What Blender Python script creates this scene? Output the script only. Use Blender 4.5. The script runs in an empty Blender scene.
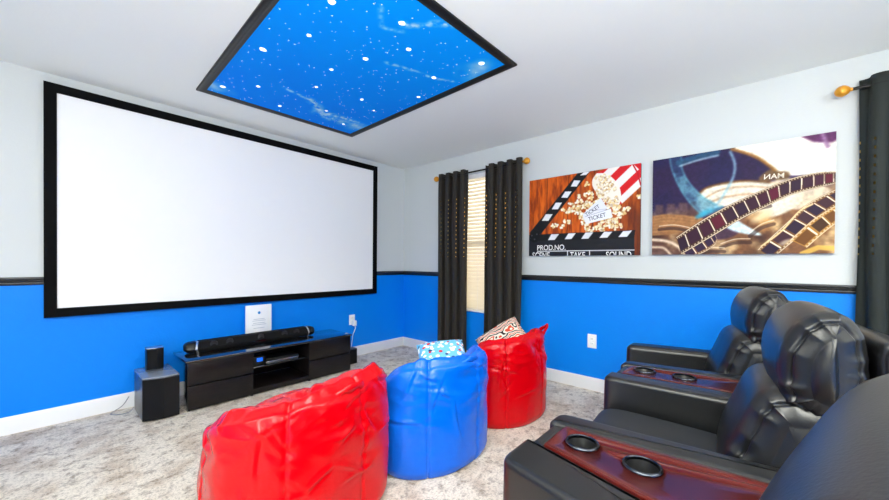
import bpy, bmesh, math, random
import numpy as np
from mathutils import Vector, Matrix, noise
random.seed(7); rng = np.random.default_rng(7)
SC = bpy.context.scene
COL = SC.collection
PI = math.pi
XW, YF, CZ = 3.3166, 3.6846, 2.44          # window wall, screen wall, ceiling
XL, YB = -1.7, -2.7                         # unseen left and back walls
RAIL_B, RAIL_T, BASE_T = 0.9805, 1.0333, 0.1156

# ------------------------------------------------------------------ materials
def lin(c):
    return tuple(((v/12.92) if v <= .04045 else ((v+.055)/1.055)**2.4) for v in c)
def rgb(r, g, b): return lin((r/255, g/255, b/255))
def mat(name, col, rough=.5, metal=0., spec=.5, bump=None, coat=0., var=None, trans=None):
    """bump=(scale,strength,detail,dist)  var=(scale,colour2,lo,hi)"""
    m = bpy.data.materials.new(name); m.use_nodes = True
    nt = m.node_tree; b = nt.nodes['Principled BSDF']
    b.inputs['Base Color'].default_value = (*col, 1); b.inputs['Roughness'].default_value = rough
    b.inputs['Metallic'].default_value = metal; b.inputs['Specular IOR Level'].default_value = spec
    b.inputs['Coat Weight'].default_value = coat; b.inputs['Coat Roughness'].default_value = .08
    tc = nt.nodes.new('ShaderNodeTexCoord')
    if bump:
        n = nt.nodes.new('ShaderNodeTexNoise'); n.inputs['Scale'].default_value = bump[0]
        n.inputs['Detail'].default_value = bump[2]
        bp = nt.nodes.new('ShaderNodeBump'); bp.inputs['Strength'].default_value = bump[1]
        bp.inputs['Distance'].default_value = bump[3]
        nt.links.new(tc.outputs['Object'], n.inputs['Vector'])
        nt.links.new(n.outputs['Fac'], bp.inputs['Height']); nt.links.new(bp.outputs['Normal'], b.inputs['Normal'])
    if var:
        n = nt.nodes.new('ShaderNodeTexNoise'); n.inputs['Scale'].default_value = var[0]; n.inputs['Detail'].default_value = 6
        mp = nt.nodes.new('ShaderNodeMapping')
        if len(var) > 4: mp.inputs['Scale'].default_value = var[4]
        nt.links.new(tc.outputs['Object'], mp.inputs['Vector']); nt.links.new(mp.outputs['Vector'], n.inputs['Vector'])
        r = nt.nodes.new('ShaderNodeValToRGB'); r.color_ramp.elements[0].position = var[2]; r.color_ramp.elements[1].position = var[3]
        r.color_ramp.elements[0].color = (*col, 1); r.color_ramp.elements[1].color = (*var[1], 1)
        nt.links.new(n.outputs['Fac'], r.inputs['Fac']); nt.links.new(r.outputs['Color'], b.inputs['Base Color'])
    return m
def paint_mat(name, rough=.5, spec=.3, coat=0.):
    m = bpy.data.materials.new(name); m.use_nodes = True; nt = m.node_tree
    a = nt.nodes.new('ShaderNodeVertexColor'); a.layer_name = 'print'
    b = nt.nodes['Principled BSDF']; b.inputs['Roughness'].default_value = rough
    b.inputs['Specular IOR Level'].default_value = spec; b.inputs['Coat Weight'].default_value = coat
    nt.links.new(a.outputs['Color'], b.inputs['Base Color']); return m
def emit_mat(name, col, s):
    m = bpy.data.materials.new(name); m.use_nodes = True; nt = m.node_tree
    b = nt.nodes['Principled BSDF']; b.inputs['Base Color'].default_value = (*col, 1)
    b.inputs['Emission Color'].default_value = (*col, 1); b.inputs['Emission Strength'].default_value = s
    return m

M = {}
M['white_wall'] = mat('pale_grey_paint', rgb(214, 218, 217), .6, spec=.25, bump=(90, .25, 3, .004))
M['blue_wall'] = mat('bright_blue_paint', rgb(0, 132, 240), .42, spec=.22, bump=(90, .3, 3, .004))
M['ceiling'] = mat('ceiling_paint', rgb(237, 241, 238), .8, spec=.1, bump=(60, .2, 3, .004))
M['rail'] = mat('dark_rail_paint', rgb(30, 31, 34), .35, spec=.5)
M['base'] = mat('white_trim_paint', rgb(246, 246, 246), .4)
M['leather'] = mat('black_leather', rgb(20, 21, 23), .33, spec=.6, bump=(260, .12, 2, .002))
M['leather_seat'] = mat('black_seat_leather', rgb(34, 37, 42), .5, spec=.45, bump=(260, .15, 2, .002))
M['thread'] = mat('grey_thread', rgb(72, 74, 78), .4)
M['mahogany'] = mat('mahogany', rgb(70, 17, 14), .26, spec=.4, var=(5, rgb(77, 20, 15), .35, .7, (14, 1.5, 1.5)))
M['black_metal'] = mat('black_metal', rgb(24, 24, 26), .3, metal=.3)
M['chrome'] = mat('dark_chrome', rgb(72, 76, 84), .25, metal=1.)
M['cup_black'] = mat('cup_black', rgb(15, 15, 17), .35)
M['red_vinyl'] = mat('red_vinyl', rgb(196, 0, 12), .24, spec=.16, coat=.22, bump=(11, .45, 6, .014))
M['blue_vinyl'] = mat('blue_vinyl', rgb(0, 96, 216), .24, spec=.22, coat=.22, bump=(11, .5, 6, .014))
M['velvet'] = mat('black_velvet', rgb(5, 6, 8), .75, spec=.12)
M['screen'] = mat('screen_fabric', rgb(250, 250, 250), .85, spec=.05)
M['wood_dark'] = mat('espresso_wood', rgb(15, 12, 12), .3, spec=.35, var=(14, rgb(32, 26, 26), .4, .75, (1, 5, 8)))
M['black_glass'] = mat('black_glass', rgb(8, 9, 11), .06, spec=.8, coat=1.)
M['black_plastic'] = mat('black_plastic', rgb(14, 15, 17), .34, spec=.35)
M['grey_plastic'] = mat('grey_plastic', rgb(74, 78, 84), .3, metal=.25)
M['speaker_cloth'] = mat('speaker_cloth', rgb(16, 16, 18), .8, spec=.2, bump=(500, .3, 1, .002))
M['driver'] = mat('driver_cone', rgb(36, 37, 40), .35)
M['sub_top'] = mat('glossy_grey_top', rgb(120, 126, 134), .16, spec=.7, coat=.5)
M['silver'] = mat('silver', rgb(205, 208, 212), .25, metal=.9)
M['gold'] = mat('gold_wood', rgb(232, 158, 34), .28, metal=.35, coat=.4)
M['rod'] = mat('rod_black', rgb(20, 19, 18), .4, metal=.4)
M['plate'] = mat('white_plastic', rgb(246, 247, 248), .35)
M['slot'] = mat('outlet_slot', rgb(60, 60, 62), .5)
M['wire_grey'] = mat('wire_grey', rgb(150, 152, 156), .5)
M['paper'] = mat('paper_white', rgb(246, 247, 249), .6)
M['ink'] = mat('ink_grey', rgb(176, 186, 198), .7)
M['ink_blue'] = mat('ink_blue', rgb(20, 140, 215), .6)
M['canvas_edge'] = mat('canvas_edge', rgb(40, 34, 40), .7)
M['print'] = paint_mat('canvas_print', .55, .25)
M['ceil_print'] = paint_mat('star_panel_print', .75, .06)
M['white_ink'] = mat('white_ink', rgb(240, 238, 235), .6)
M['dark_ink'] = mat('dark_ink', rgb(92, 92, 104), .6)
M['cream_ink'] = mat('cream_ink', rgb(236, 226, 206), .6)
M['star'] = emit_mat('star_light', (1, 1, 1), 1.6)
M['blue_led'] = emit_mat('blue_display', rgb(10, 110, 255), .45)
M['vinyl_window'] = mat('window_vinyl', rgb(245, 245, 245), .4)
M['gunmetal_frame'] = mat('star_frame_wood', rgb(17, 18, 21), .4, spec=.3, bump=(40, .3, 4, .003))

def carpet_mat():
    m = bpy.data.materials.new('beige_carpet'); m.use_nodes = True; nt = m.node_tree; N = nt.nodes; L = nt.links
    b = N['Principled BSDF']; b.inputs['Roughness'].default_value = .95; b.inputs['Specular IOR Level'].default_value = .05
    tc = N.new('ShaderNodeTexCoord')
    def ns(sc, det, ro=.6):
        n = N.new('ShaderNodeTexNoise'); n.inputs['Scale'].default_value = sc; n.inputs['Detail'].default_value = det
        n.inputs['Roughness'].default_value = ro; L.new(tc.outputs['Object'], n.inputs['Vector']); return n.outputs['Fac']
    def ramp(f, p0, c0, p1, c1):
        r = N.new('ShaderNodeValToRGB'); r.color_ramp.elements[0].position = p0; r.color_ramp.elements[0].color = (*c0, 1)
        r.color_ramp.elements[1].position = p1; r.color_ramp.elements[1].color = (*c1, 1); L.new(f, r.inputs['Fac']); return r.outputs['Color']
    big = ramp(ns(5.5, 5, .62), .36, rgb(216, 199, 180), .54, rgb(246, 236, 221))
    mid = ramp(ns(16, 8, .72), .37, rgb(128, 108, 92), .49, (1, 1, 1))
    fine = ramp(ns(75, 5, .8), .36, rgb(110, 98, 88), .52, (1, 1, 1))
    def mul(a, c, f):
        x = N.new('ShaderNodeMix'); x.data_type = 'RGBA'; x.blend_type = 'MULTIPLY'; x.inputs['Factor'].default_value = f
        L.new(a, x.inputs['A']); L.new(c, x.inputs['B']); return x.outputs['Result']
    L.new(mul(mul(big, mid, .6), fine, .5), b.inputs['Base Color'])
    bp = N.new('ShaderNodeBump'); bp.inputs['Strength'].default_value = .9; bp.inputs['Distance'].default_value = .012
    L.new(ns(110, 4, .75), bp.inputs['Height']); L.new(bp.outputs['Normal'], b.inputs['Normal'])
    return m
M['carpet'] = carpet_mat()

def curtain_mat(name, col):
    """dark woven cloth with columns of tiny punched eyelets (uv in metres)"""
    m = bpy.data.materials.new(name); m.use_nodes = True; nt = m.node_tree; N = nt.nodes; L = nt.links
    b = N['Principled BSDF']; b.inputs['Base Color'].default_value = (*col, 1); b.inputs['Roughness'].default_value = .7
    b.inputs['Specular IOR Level'].default_value = .3
    uv = N.new('ShaderNodeUVMap'); uv.uv_map = 'cloth'
    sp = N.new('ShaderNodeSeparateXYZ'); L.new(uv.outputs['UV'], sp.inputs[0])
    def mth(op, a, v=None):
        n = N.new('ShaderNodeMath'); n.operation = op
        for i, q in enumerate((a, v)):
            if q is None: continue
            if isinstance(q, (int, float)): n.inputs[i].default_value = q
            else: L.new(q, n.inputs[i])
        return n.outputs[0]
    def near(o, per, half):
        f = mth('FRACT', mth('DIVIDE', o, per)); return mth('LESS_THAN', mth('ABSOLUTE', mth('SUBTRACT', f, .5)), half/per)
    hole = mth('MULTIPLY', near(sp.outputs['X'], .13, .005), near(sp.outputs['Y'], .052, .008))
    hole = mth('MULTIPLY', hole, mth('GREATER_THAN', sp.outputs['Y'], 1.22))
    hole = mth('MULTIPLY', hole, mth('LESS_THAN', sp.outputs['Y'], 1.93))
    t = N.new('ShaderNodeBsdfTransparent'); mx = N.new('ShaderNodeMixShader')
    t.inputs['Color'].default_value = (1, .8, .42, 1)
    L.new(hole, mx.inputs[0]); L.new(b.outputs[0], mx.inputs[1]); L.new(t.outputs[0], mx.inputs[2])
    L.new(mx.outputs[0], N['Material Output'].inputs['Surface'])
    n = N.new('ShaderNodeTexNoise'); n.inputs['Scale'].default_value = 300
    bp = N.new('ShaderNodeBump'); bp.inputs['Strength'].default_value = .25; bp.inputs['Distance'].default_value = .003
    L.new(n.outputs['Fac'], bp.inputs['Height']); L.new(bp.outputs['Normal'], b.inputs['Normal'])
    return m
M['curtain'] = curtain_mat('dark_curtain_cloth', rgb(47, 43, 38))
M['curtain_green'] = curtain_mat('dark_green_curtain_cloth', rgb(36, 42, 40))

def slat_mat():
    m = bpy.data.materials.new('blind_slat_white'); m.use_nodes = True; nt = m.node_tree; N = nt.nodes; L = nt.links
    d = N['Principled BSDF']; d.inputs['Base Color'].default_value = (*rgb(246, 243, 236), 1); d.inputs['Roughness'].default_value = .5
    t = N.new('ShaderNodeBsdfTranslucent'); t.inputs['Color'].default_value = (*rgb(255, 240, 205), 1)
    mx = N.new('ShaderNodeMixShader'); mx.inputs[0].default_value = .28
    L.new(d.outputs[0], mx.inputs[1]); L.new(t.outputs[0], mx.inputs[2]); L.new(mx.outputs[0], N['Material Output'].inputs['Surface'])
    return m
M['slat'] = slat_mat()
def glass_mat():
    m = bpy.data.materials.new('clear_glass'); m.use_nodes = True
    b = m.node_tree.nodes['Principled BSDF']; b.inputs['Transmission Weight'].default_value = 1; b.inputs['Roughness'].default_value = .0
    b.inputs['IOR'].default_value = 1.1
    return m
M['glass'] = glass_mat()
def pillow_mat(name, base, cols, sc, kind):
    m = bpy.data.materials.new(name); m.use_nodes = True; nt = m.node_tree; N = nt.nodes; L = nt.links
    b = N['Principled BSDF']; b.inputs['Roughness'].default_value = .8; b.inputs['Specular IOR Level'].default_value = .1
    tc = N.new('ShaderNodeTexCoord')
    if kind == 'dots':
        v = N.new('ShaderNodeTexVoronoi'); v.inputs['Scale'].default_value = sc
        L.new(tc.outputs['Object'], v.inputs['Vector'])
        r = N.new('ShaderNodeValToRGB'); r.color_ramp.interpolation = 'CONSTANT'
        r.color_ramp.elements[0].color = (*cols[0], 1); r.color_ramp.elements[1].position = .36; r.color_ramp.elements[1].color = (0, 0, 0, 1)
        lt = N.new('ShaderNodeMath'); lt.operation = 'LESS_THAN'; lt.inputs[1].default_value = .4; L.new(v.outputs['Distance'], lt.inputs[0])
        sx = N.new('ShaderNodeSeparateColor'); L.new(v.outputs['Color'], sx.inputs[0])
        r2 = N.new('ShaderNodeValToRGB'); r2.color_ramp.interpolation = 'CONSTANT'
        r2.color_ramp.elements[0].color = (*cols[0], 1); r2.color_ramp.elements[1].position = .52; r2.color_ramp.elements[1].color = (*cols[1], 1)
        e = r2.color_ramp.elements.new(.66); e.color = (*cols[2], 1); e = r2.color_ramp.elements.new(.78); e.color = (*cols[0], 1)
        L.new(sx.outputs[0], r2.inputs['Fac'])
        x = N.new('ShaderNodeMix'); x.data_type = 'RGBA'; x.inputs['A'].default_value = (*base, 1)
        L.new(lt.outputs[0], x.inputs['Factor']); L.new(r2.outputs['Color'], x.inputs['B']); L.new(x.outputs['Result'], b.inputs['Base Color'])
        N.remove(r)
    else:
        w = N.new('ShaderNodeTexWave'); w.wave_type = 'RINGS'; w.inputs['Scale'].default_value = sc; w.inputs['Distortion'].default_value = 9
        w.inputs['Detail'].default_value = 1; w.inputs['Detail Scale'].default_value = 1.3
        L.new(tc.outputs['Object'], w.inputs['Vector'])
        r = N.new('ShaderNodeValToRGB'); r.color_ramp.interpolation = 'CONSTANT'
        r.color_ramp.elements[0].color = (*cols[0], 1); r.color_ramp.elements[1].position = .2; r.color_ramp.elements[1].color = (*base, 1)
        e = r.color_ramp.elements.new(.86); e.color = (*cols[1], 1)
        L.new(w.outputs['Fac'], r.inputs['Fac']); L.new(r.outputs['Color'], b.inputs['Base Color'])
    return m
M['pillow_blue'] = pillow_mat('pale_blue_print', rgb(112, 186, 228), [rgb(245, 248, 252), rgb(206, 54, 60), rgb(36, 70, 120)], 29, 'dots')
M['pillow_cream'] = pillow_mat('cream_print', rgb(240, 230, 212), [rgb(34, 28, 28), rgb(214, 78, 52)], 9, 'rings')

# ------------------------------------------------------------------ mesh helpers
def obj(name, bm, m, parent=None, smooth=True, angle=40):
    me = bpy.data.meshes.new(name)
    bm.normal_update(); bm.to_mesh(me); bm.free()
    for k in (m if isinstance(m, (list, tuple)) else [m]): me.materials.append(k)
    if smooth:
        me.shade_smooth()
        try: me.set_sharp_from_angle(angle=math.radians(angle))
        except Exception: pass
    o = bpy.data.objects.new(name, me); COL.objects.link(o)
    if parent: o.parent = parent
    return o
def thing(name, label, cat, loc=(0, 0, 0), rz=0, group=None):
    o = bpy.data.objects.new(name, None); COL.objects.link(o); o.empty_display_size = .1
    o.location = loc; o.rotation_euler = (0, 0, rz)
    return tag(o, label, cat, group)
def tag(o, label, cat, group=None):
    o['label'] = label; o['category'] = cat
    if group: o['group'] = group
    return o
def struct(o): o['kind'] = 'structure'; return o
def box(bm, x0, x1, y0, y1, z0, z1, bev=0, seg=2):
    v = [bm.verts.new((x, y, z)) for z in (z0, z1) for y in (y0, y1) for x in (x0, x1)]
    f = [bm.faces.new([v[i] for i in q]) for q in ((0, 2, 3, 1), (4, 5, 7, 6), (0, 1, 5, 4), (2, 6, 7, 3), (0, 4, 6, 2), (1, 3, 7, 5))]
    if bev: bmesh.ops.bevel(bm, geom=list({e for g in f for e in g.edges}), offset=bev, segments=seg, affect='EDGES', profile=.5)
    return bm
def bx(*a, **k): return box(bmesh.new(), *a, **k)
def prism(bm, pts, z0, z1, bev=0, seg=3, top_only=False):
    a = [bm.verts.new((p[0], p[1], z0)) for p in pts]; b = [bm.verts.new((p[0], p[1], z1)) for p in pts]; n = len(pts)
    fs = [bm.faces.new(a[::-1]), bm.faces.new(b)]
    fs += [bm.faces.new((a[i], a[(i+1) % n], b[(i+1) % n], b[i])) for i in range(n)]
    if bev:
        es = {e for g in fs for e in g.edges}
        if top_only: es = {e for e in es if max(v.co.z for v in e.verts) > z1-1e-6}
        bmesh.ops.bevel(bm, geom=list(es), offset=bev, segments=seg, affect='EDGES', profile=.5)
    bmesh.ops.recalc_face_normals(bm, faces=bm.faces[:])
    return bm
def lathe(bm, prof, c=(0, 0, 0), n=32, axis='Z', cap=True):
    rings = []
    for r, h in prof:
        ring = []
        for i in range(n):
            a = 2*PI*i/n
            p = (r*math.cos(a), r*math.sin(a), h)
            if axis == 'Y': p = (p[0], h, p[1])
            if axis == 'X': p = (h, p[0], p[1])
            ring.append(bm.verts.new((c[0]+p[0], c[1]+p[1], c[2]+p[2])))
        rings.append(ring)
    for a, b in zip(rings, rings[1:]):
        for i in range(n): bm.faces.new((a[i], a[(i+1) % n], b[(i+1) % n], b[i]))
    if cap:
        for ring in (rings[0], rings[-1]): bm.faces.new(ring)
    bmesh.ops.recalc_face_normals(bm, faces=bm.faces[:])
    return bm
def tube(bm, pts, r, n=8, flat=1.0):
    P = [Vector(p) for p in pts]; rings = []
    up = Vector((0, 0, 1))
    for i, p in enumerate(P):
        t = (P[min(i+1, len(P)-1)]-P[max(i-1, 0)]).normalized()
        s = t.cross(up); s = s.normalized() if s.length > 1e-4 else Vector((1, 0, 0))
        u = s.cross(t).normalized()
        rings.append([bm.verts.new(p+s*r*math.cos(2*PI*k/n)+u*r*flat*math.sin(2*PI*k/n)) for k in range(n)])
    for a, b in zip(rings, rings[1:]):
        for i in range(n): bm.faces.new((a[i], a[(i+1) % n], b[(i+1) % n], b[i]))
    bm.faces.new(rings[0]); bm.faces.new(rings[-1][::-1])
    bmesh.ops.recalc_face_normals(bm, faces=bm.faces[:])
    return bm
def spline(pts, n=8, closed=False):
    P = [Vector(p) for p in pts]; out = []; m = len(P)
    rngk = range(m if closed else m-1)
    for i in rngk:
        g = (lambda j: P[j % m]) if closed else (lambda j: P[min(max(j, 0), m-1)])
        a, b, c, d = g(i-1), g(i), g(i+1), g(i+2)
        for k in range(n):
            t = k/n
            out.append(.5*((2*b)+(c-a)*t+(2*a-5*b+4*c-d)*t*t+(3*b-a-3*c+d)*t**3))
    if not closed: out.append(P[-1])
    return out
def smooth(t): t = max(0., min(1., t)); return t*t*(3-2*t)

# ------------------------------------------------------------------ painted prints (colour attribute on a fine grid)
class Canvas:
    def __init__(s, W, H, base):
        s.W, s.H = W, H; s.c = np.ones((H, W, 3))*np.array(base)/255.
        s.U, s.V = np.meshgrid(np.linspace(0, 1, W), np.linspace(0, 1, H)); s.asp = W/H; s.px = 1./W
    def put(s, mask, col, op=1.):
        col = np.asarray(col, float)/255. if not isinstance(col, np.ndarray) else col
        m = np.clip(mask*op, 0, 1)[..., None]; s.c = s.c*(1-m)+col*m
    def noise(s, fu, fv, seed, octv=4):
        r = np.random.default_rng(seed); out = np.zeros((s.H, s.W)); amp = 1; tot = 0
        for o in range(octv):
            gu, gv = int(fu*2**o)+2, int(fv*2**o)+2
            g = r.random((gv, gu)); x = s.U*(gu-1.001); y = s.V*(gv-1.001)
            x0 = x.astype(int); y0 = y.astype(int); tx = x-x0; ty = y-y0; tx = tx*tx*(3-2*tx); ty = ty*ty*(3-2*ty)
            out += amp*((g[y0, x0]*(1-tx)+g[y0, x0+1]*tx)*(1-ty)+(g[y0+1, x0]*(1-tx)+g[y0+1, x0+1]*tx)*ty); tot += amp; amp *= .55
        return out/tot
    def poly(s, pts, soft=1.):
        m = np.zeros((s.H, s.W)); acc = 0
        for du, dv in ((-.25, -.25), (.25, -.25), (-.25, .25), (.25, .25)):
            U = s.U+du*s.px; V = s.V+dv/s.H; ins = np.zeros(U.shape, bool); n = len(pts)
            for i in range(n):
                (x1, y1), (x2, y2) = pts[i], pts[(i+1) % n]
                if y1 == y2: continue
                c = ((y1 > V) != (y2 > V)) & (U < (x2-x1)*(V-y1)/(y2-y1)+x1); ins ^= c
            m += ins*.25
        return m
    def ell(s, u, v, ru, rv, rot=0., soft=.15):
        du = (s.U-u)*s.asp; dv = s.V-v; c, n = math.cos(rot), math.sin(rot)
        a = (du*c+dv*n)/ru; b = (-du*n+dv*c)/rv
        return np.clip((1-np.sqrt(a*a+b*b))/soft, 0, 1)
    def line(s, pts, w, soft=.4):
        m = np.zeros((s.H, s.W)); d = np.full((s.H, s.W), 9.)
        for (x1, y1), (x2, y2) in zip(pts, pts[1:]):
            ax, ay, bx_, by = x1*s.asp, y1, x2*s.asp, y2; dx, dy = bx_-ax, by-ay; L = dx*dx+dy*dy+1e-12
            t = np.clip(((s.U*s.asp-ax)*dx+(s.V-ay)*dy)/L, 0, 1)
            d = np.minimum(d, np.hypot(s.U*s.asp-ax-t*dx, s.V-ay-t*dy))
        return np.clip((w-d)/(w*soft+.5/s.H)+.5, 0, 1)
def crv(pts, n=10): return [(p.x, p.y) for p in spline([(a, b, 0) for a, b in pts], n)]
def paint_grid(name, cv, P, du, dv, m, parent):
    """P = corner (u=0,v=0); du, dv = full edge vectors"""
    W, H = cv.W, cv.H; P, du, dv = map(np.asarray, (P, du, dv))
    co = (P[None, None]+cv.U[..., None]*du+cv.V[..., None]*dv).reshape(-1, 3).astype(np.float32)
    idx = np.arange(W*H).reshape(H, W)
    q = np.stack([idx[:-1, :-1], idx[1:, :-1], idx[1:, 1:], idx[:-1, 1:]], -1).reshape(-1, 4)
    me = bpy.data.meshes.new(name); me.vertices.add(W*H); me.vertices.foreach_set('co', co.ravel())
    me.loops.add(q.size); me.loops.foreach_set('vertex_index', q.ravel().astype(np.int32))
    me.polygons.add(len(q)); me.polygons.foreach_set('loop_start', np.arange(0, q.size, 4, dtype=np.int32))
    me.update(calc_edges=True); me.validate()
    at = me.color_attributes.new('print', 'FLOAT_COLOR', 'POINT')
    c = np.clip(cv.c, 0, 1); c = np.where(c <= .04045, c/12.92, ((c+.055)/1.055)**2.4)
    at.data.foreach_set('color', np.concatenate([c.reshape(-1, 3), np.ones((W*H, 1))], 1).astype(np.float32).ravel())
    me.materials.append(m); o = bpy.data.objects.new(name, me); COL.objects.link(o); o.parent = parent
    return o
def text_mesh(name, s, height, width, m, parent, origin, xdir, ydir, mirror=False, clip_below=None):
    """lettering as a flat mesh; capital height and total width in metres"""
    cu = bpy.data.curves.new(name, 'FONT'); cu.body = s; cu.offset = .012
    t = bpy.data.objects.new(name, cu); COL.objects.link(t)
    dg = bpy.context.evaluated_depsgraph_get(); me = bpy.data.meshes.new_from_object(t.evaluated_get(dg))
    bpy.data.objects.remove(t); bpy.data.curves.remove(cu)
    bm = bmesh.new(); bm.from_mesh(me); bpy.data.meshes.remove(me)
    if clip_below is not None:
        ys = [v.co.y for v in bm.verts]; y0 = min(ys)+(max(ys)-min(ys))*clip_below
        bmesh.ops.bisect_plane(bm, geom=bm.verts[:]+bm.edges[:]+bm.faces[:], plane_co=(0, y0, 0), plane_no=(0, -1, 0), clear_outer=True)
    xs = [v.co.x for v in bm.verts]; ys = [v.co.y for v in bm.verts]
    x0, x1, y0, y1 = min(xs), max(xs), min(ys), max(ys)
    X, Y, O = Vector(xdir), Vector(ydir), Vector(origin)
    for v in bm.verts:
        a = (v.co.x-x0)/(x1-x0); b = (v.co.y-y0)/(y1-y0)
        if mirror: a = 1-a
        v.co = O+X*a*width+Y*b*height
    return obj(name, bm, m, parent, smooth=False)

# ------------------------------------------------------------------ the setting
fl = bmesh.new(); box(fl, XL, XW, YB, YF, -.06, 0); struct(obj('floor', fl, M['carpet'], smooth=False))
cl = bmesh.new(); box(cl, XL, XW, YB, YF, CZ, CZ+.08); struct(obj('ceiling', cl, M['ceiling'], smooth=False))
RM = (RAIL_B+RAIL_T)/2
def two_tone(name, segs):
    """segs: boxes (x0,x1,y0,y1,z0,z1); material by height"""
    bm = bmesh.new()
    for s in segs:
        n0 = len(bm.faces); box(bm, *s); bm.faces.ensure_lookup_table()
        for f in bm.faces[n0:]: f.material_index = 1 if s[5] <= RM+1e-4 else 0
    return struct(obj(name, bm, [M['white_wall'], M['blue_wall']], smooth=False))
T = .12
two_tone('wall_front', [(XL-T, XW+T, YF, YF+T, 0, RM), (XL-T, XW+T, YF, YF+T, RM, CZ)])
two_tone('wall_left', [(XL-T, XL, YB, YF, 0, RM), (XL-T, XL, YB, YF, RM, CZ)])
two_tone('wall_back', [(XL-T, XW+T, YB-T, YB, 0, RM), (XL-T, XW+T, YB-T, YB, RM, CZ)])
WZ0, WZ1 = .575, 2.19
WIN = [(1.98, 2.86)]
segs = []
edges = [YB] + [v for w in sorted(WIN) for v in w] + [YF]
for i in range(0, len(edges), 2):
    segs += [(XW, XW+T, edges[i], edges[i+1], 0, RM), (XW, XW+T, edges[i], edges[i+1], RM, CZ)]
for a, b in WIN:
    segs += [(XW, XW+T, a, b, 0, WZ0), (XW, XW+T, a, b, WZ1, CZ)]
two_tone('wall_right', segs)

def moulding(name, prof, wall, m, a=None, b=None):
    """prof: (depth out of the wall, z) closed section swept along the wall"""
    bm = bmesh.new()
    if wall == 'front':
        a = XL if a is None else a
        ends = [lambda d, z: (a, YF-d, z), lambda d, z: (XW-d if b is None else b, YF-d, z)]
    else:
        a = YB if a is None else a
        ends = [lambda d, z: (XW-d, a, z), lambda d, z: (XW-d, YF-d if b is None else b, z)]
    rings = [[bm.verts.new(e(*p)) for p in prof] for e in ends]; n = len(prof)
    for i in range(n): bm.faces.new((rings[0][i], rings[0][(i+1) % n], rings[1][(i+1) % n], rings[1][i]))
    for r in rings: bm.faces.new(r)
    bmesh.ops.recalc_face_normals(bm, faces=bm.faces[:])
    return struct(obj(name, bm, m, angle=50))
rp = [(0, RAIL_B), (.010, RAIL_B), (.014, RAIL_B+.008), (.012, RAIL_B+.016), (.020, RAIL_B+.024), (.022, RAIL_B+.032), (.016, RAIL_B+.038),
      (.018, RAIL_T-.008), (.014, RAIL_T), (0, RAIL_T)]
bp = [(0, 0), (.014, 0), (.014, BASE_T-.02), (.010, BASE_T-.008), (.006, BASE_T), (0, BASE_T)]
moulding('trim_1', rp, 'front', M['rail'], None, .004); moulding('trim_2', rp, 'front', M['rail'], 2.820, None)
moulding('trim_3', rp, 'right', M['rail'], WIN[0][1], None); moulding('trim_4', rp, 'right', M['rail'], None, WIN[0][0])
moulding('baseboard_front', bp, 'front', M['base']); moulding('baseboard_right', bp, 'right', M['base'])

for wi, (a, b) in enumerate(WIN):
    bm = bmesh.new(); x0, x1 = XW+.07, XW+.115; w = .045; zm = 1.375
    for s in ((a, b, WZ0, WZ0+w), (a, b, WZ1-w, WZ1), (a, a+w, WZ0, WZ1), (b-w, b, WZ0, WZ1), (a, b, zm-.025, zm+.025)):
        box(bm, x0, x1, s[0], s[1], s[2], s[3])
    f = struct(obj('window_%d' % (wi+1), bm, M['vinyl_window'], smooth=False))
    for z0, z1 in ((WZ0+w, zm-.025), (zm+.025, WZ1-w)):
        obj('window_pane', bx(XW+.09, XW+.094, a+w, b-w, z0, z1), M['glass'], f, smooth=False)
    bl = thing('window_blind', 'white slatted blind glowing between the two dark brown curtains',
               'blind', (XW+.035, (a+b)/2, WZ0))
    hw = (b-a)/2-.006
    obj('headrail', bx(-.028, .028, -hw, hw, WZ1-WZ0-.05, WZ1-WZ0-.002, bev=.004), M['vinyl_window'], bl)
    obj('bottom_rail', bx(-.026, .026, -hw, hw, .004, .026, bev=.005), M['vinyl_window'], bl)
    n = 36; pitch = (WZ1-WZ0-.09)/n; me = None
    for k in range(n):
        zc = .04+pitch*(k+.5)
        if me is None:
            sb = bmesh.new(); pts = []
            for j in range(7):
                t = (j/6-.5)*.050; h = .004*(1-(2*t/.05)**2)
                ang = math.radians(54)
                pts.append((t*math.cos(ang)-h*math.sin(ang), t*math.sin(ang)+h*math.cos(ang)))
            r0 = [sb.verts.new((p[0], -hw, p[1])) for p in pts]; r1 = [sb.verts.new((p[0], hw, p[1])) for p in pts]
            for j in range(6): sb.faces.new((r0[j], r0[j+1], r1[j+1], r1[j]))
            bmesh.ops.solidify(sb, geom=sb.faces[:], thickness=.0025)
            s = obj('slat', sb, M['slat'], bl); me = s.data
        else:
            s = bpy.data.objects.new('slat', me); COL.objects.link(s); s.parent = bl
        s.location = (0, 0, zc)
    for y in (-hw*.62, 0, hw*.62):
        obj('ladder_cord', tube(bmesh.new(), [(-.024, y, .01), (-.024, y, WZ1-WZ0-.03)], .0016, 6), M['base'], bl)

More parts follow.
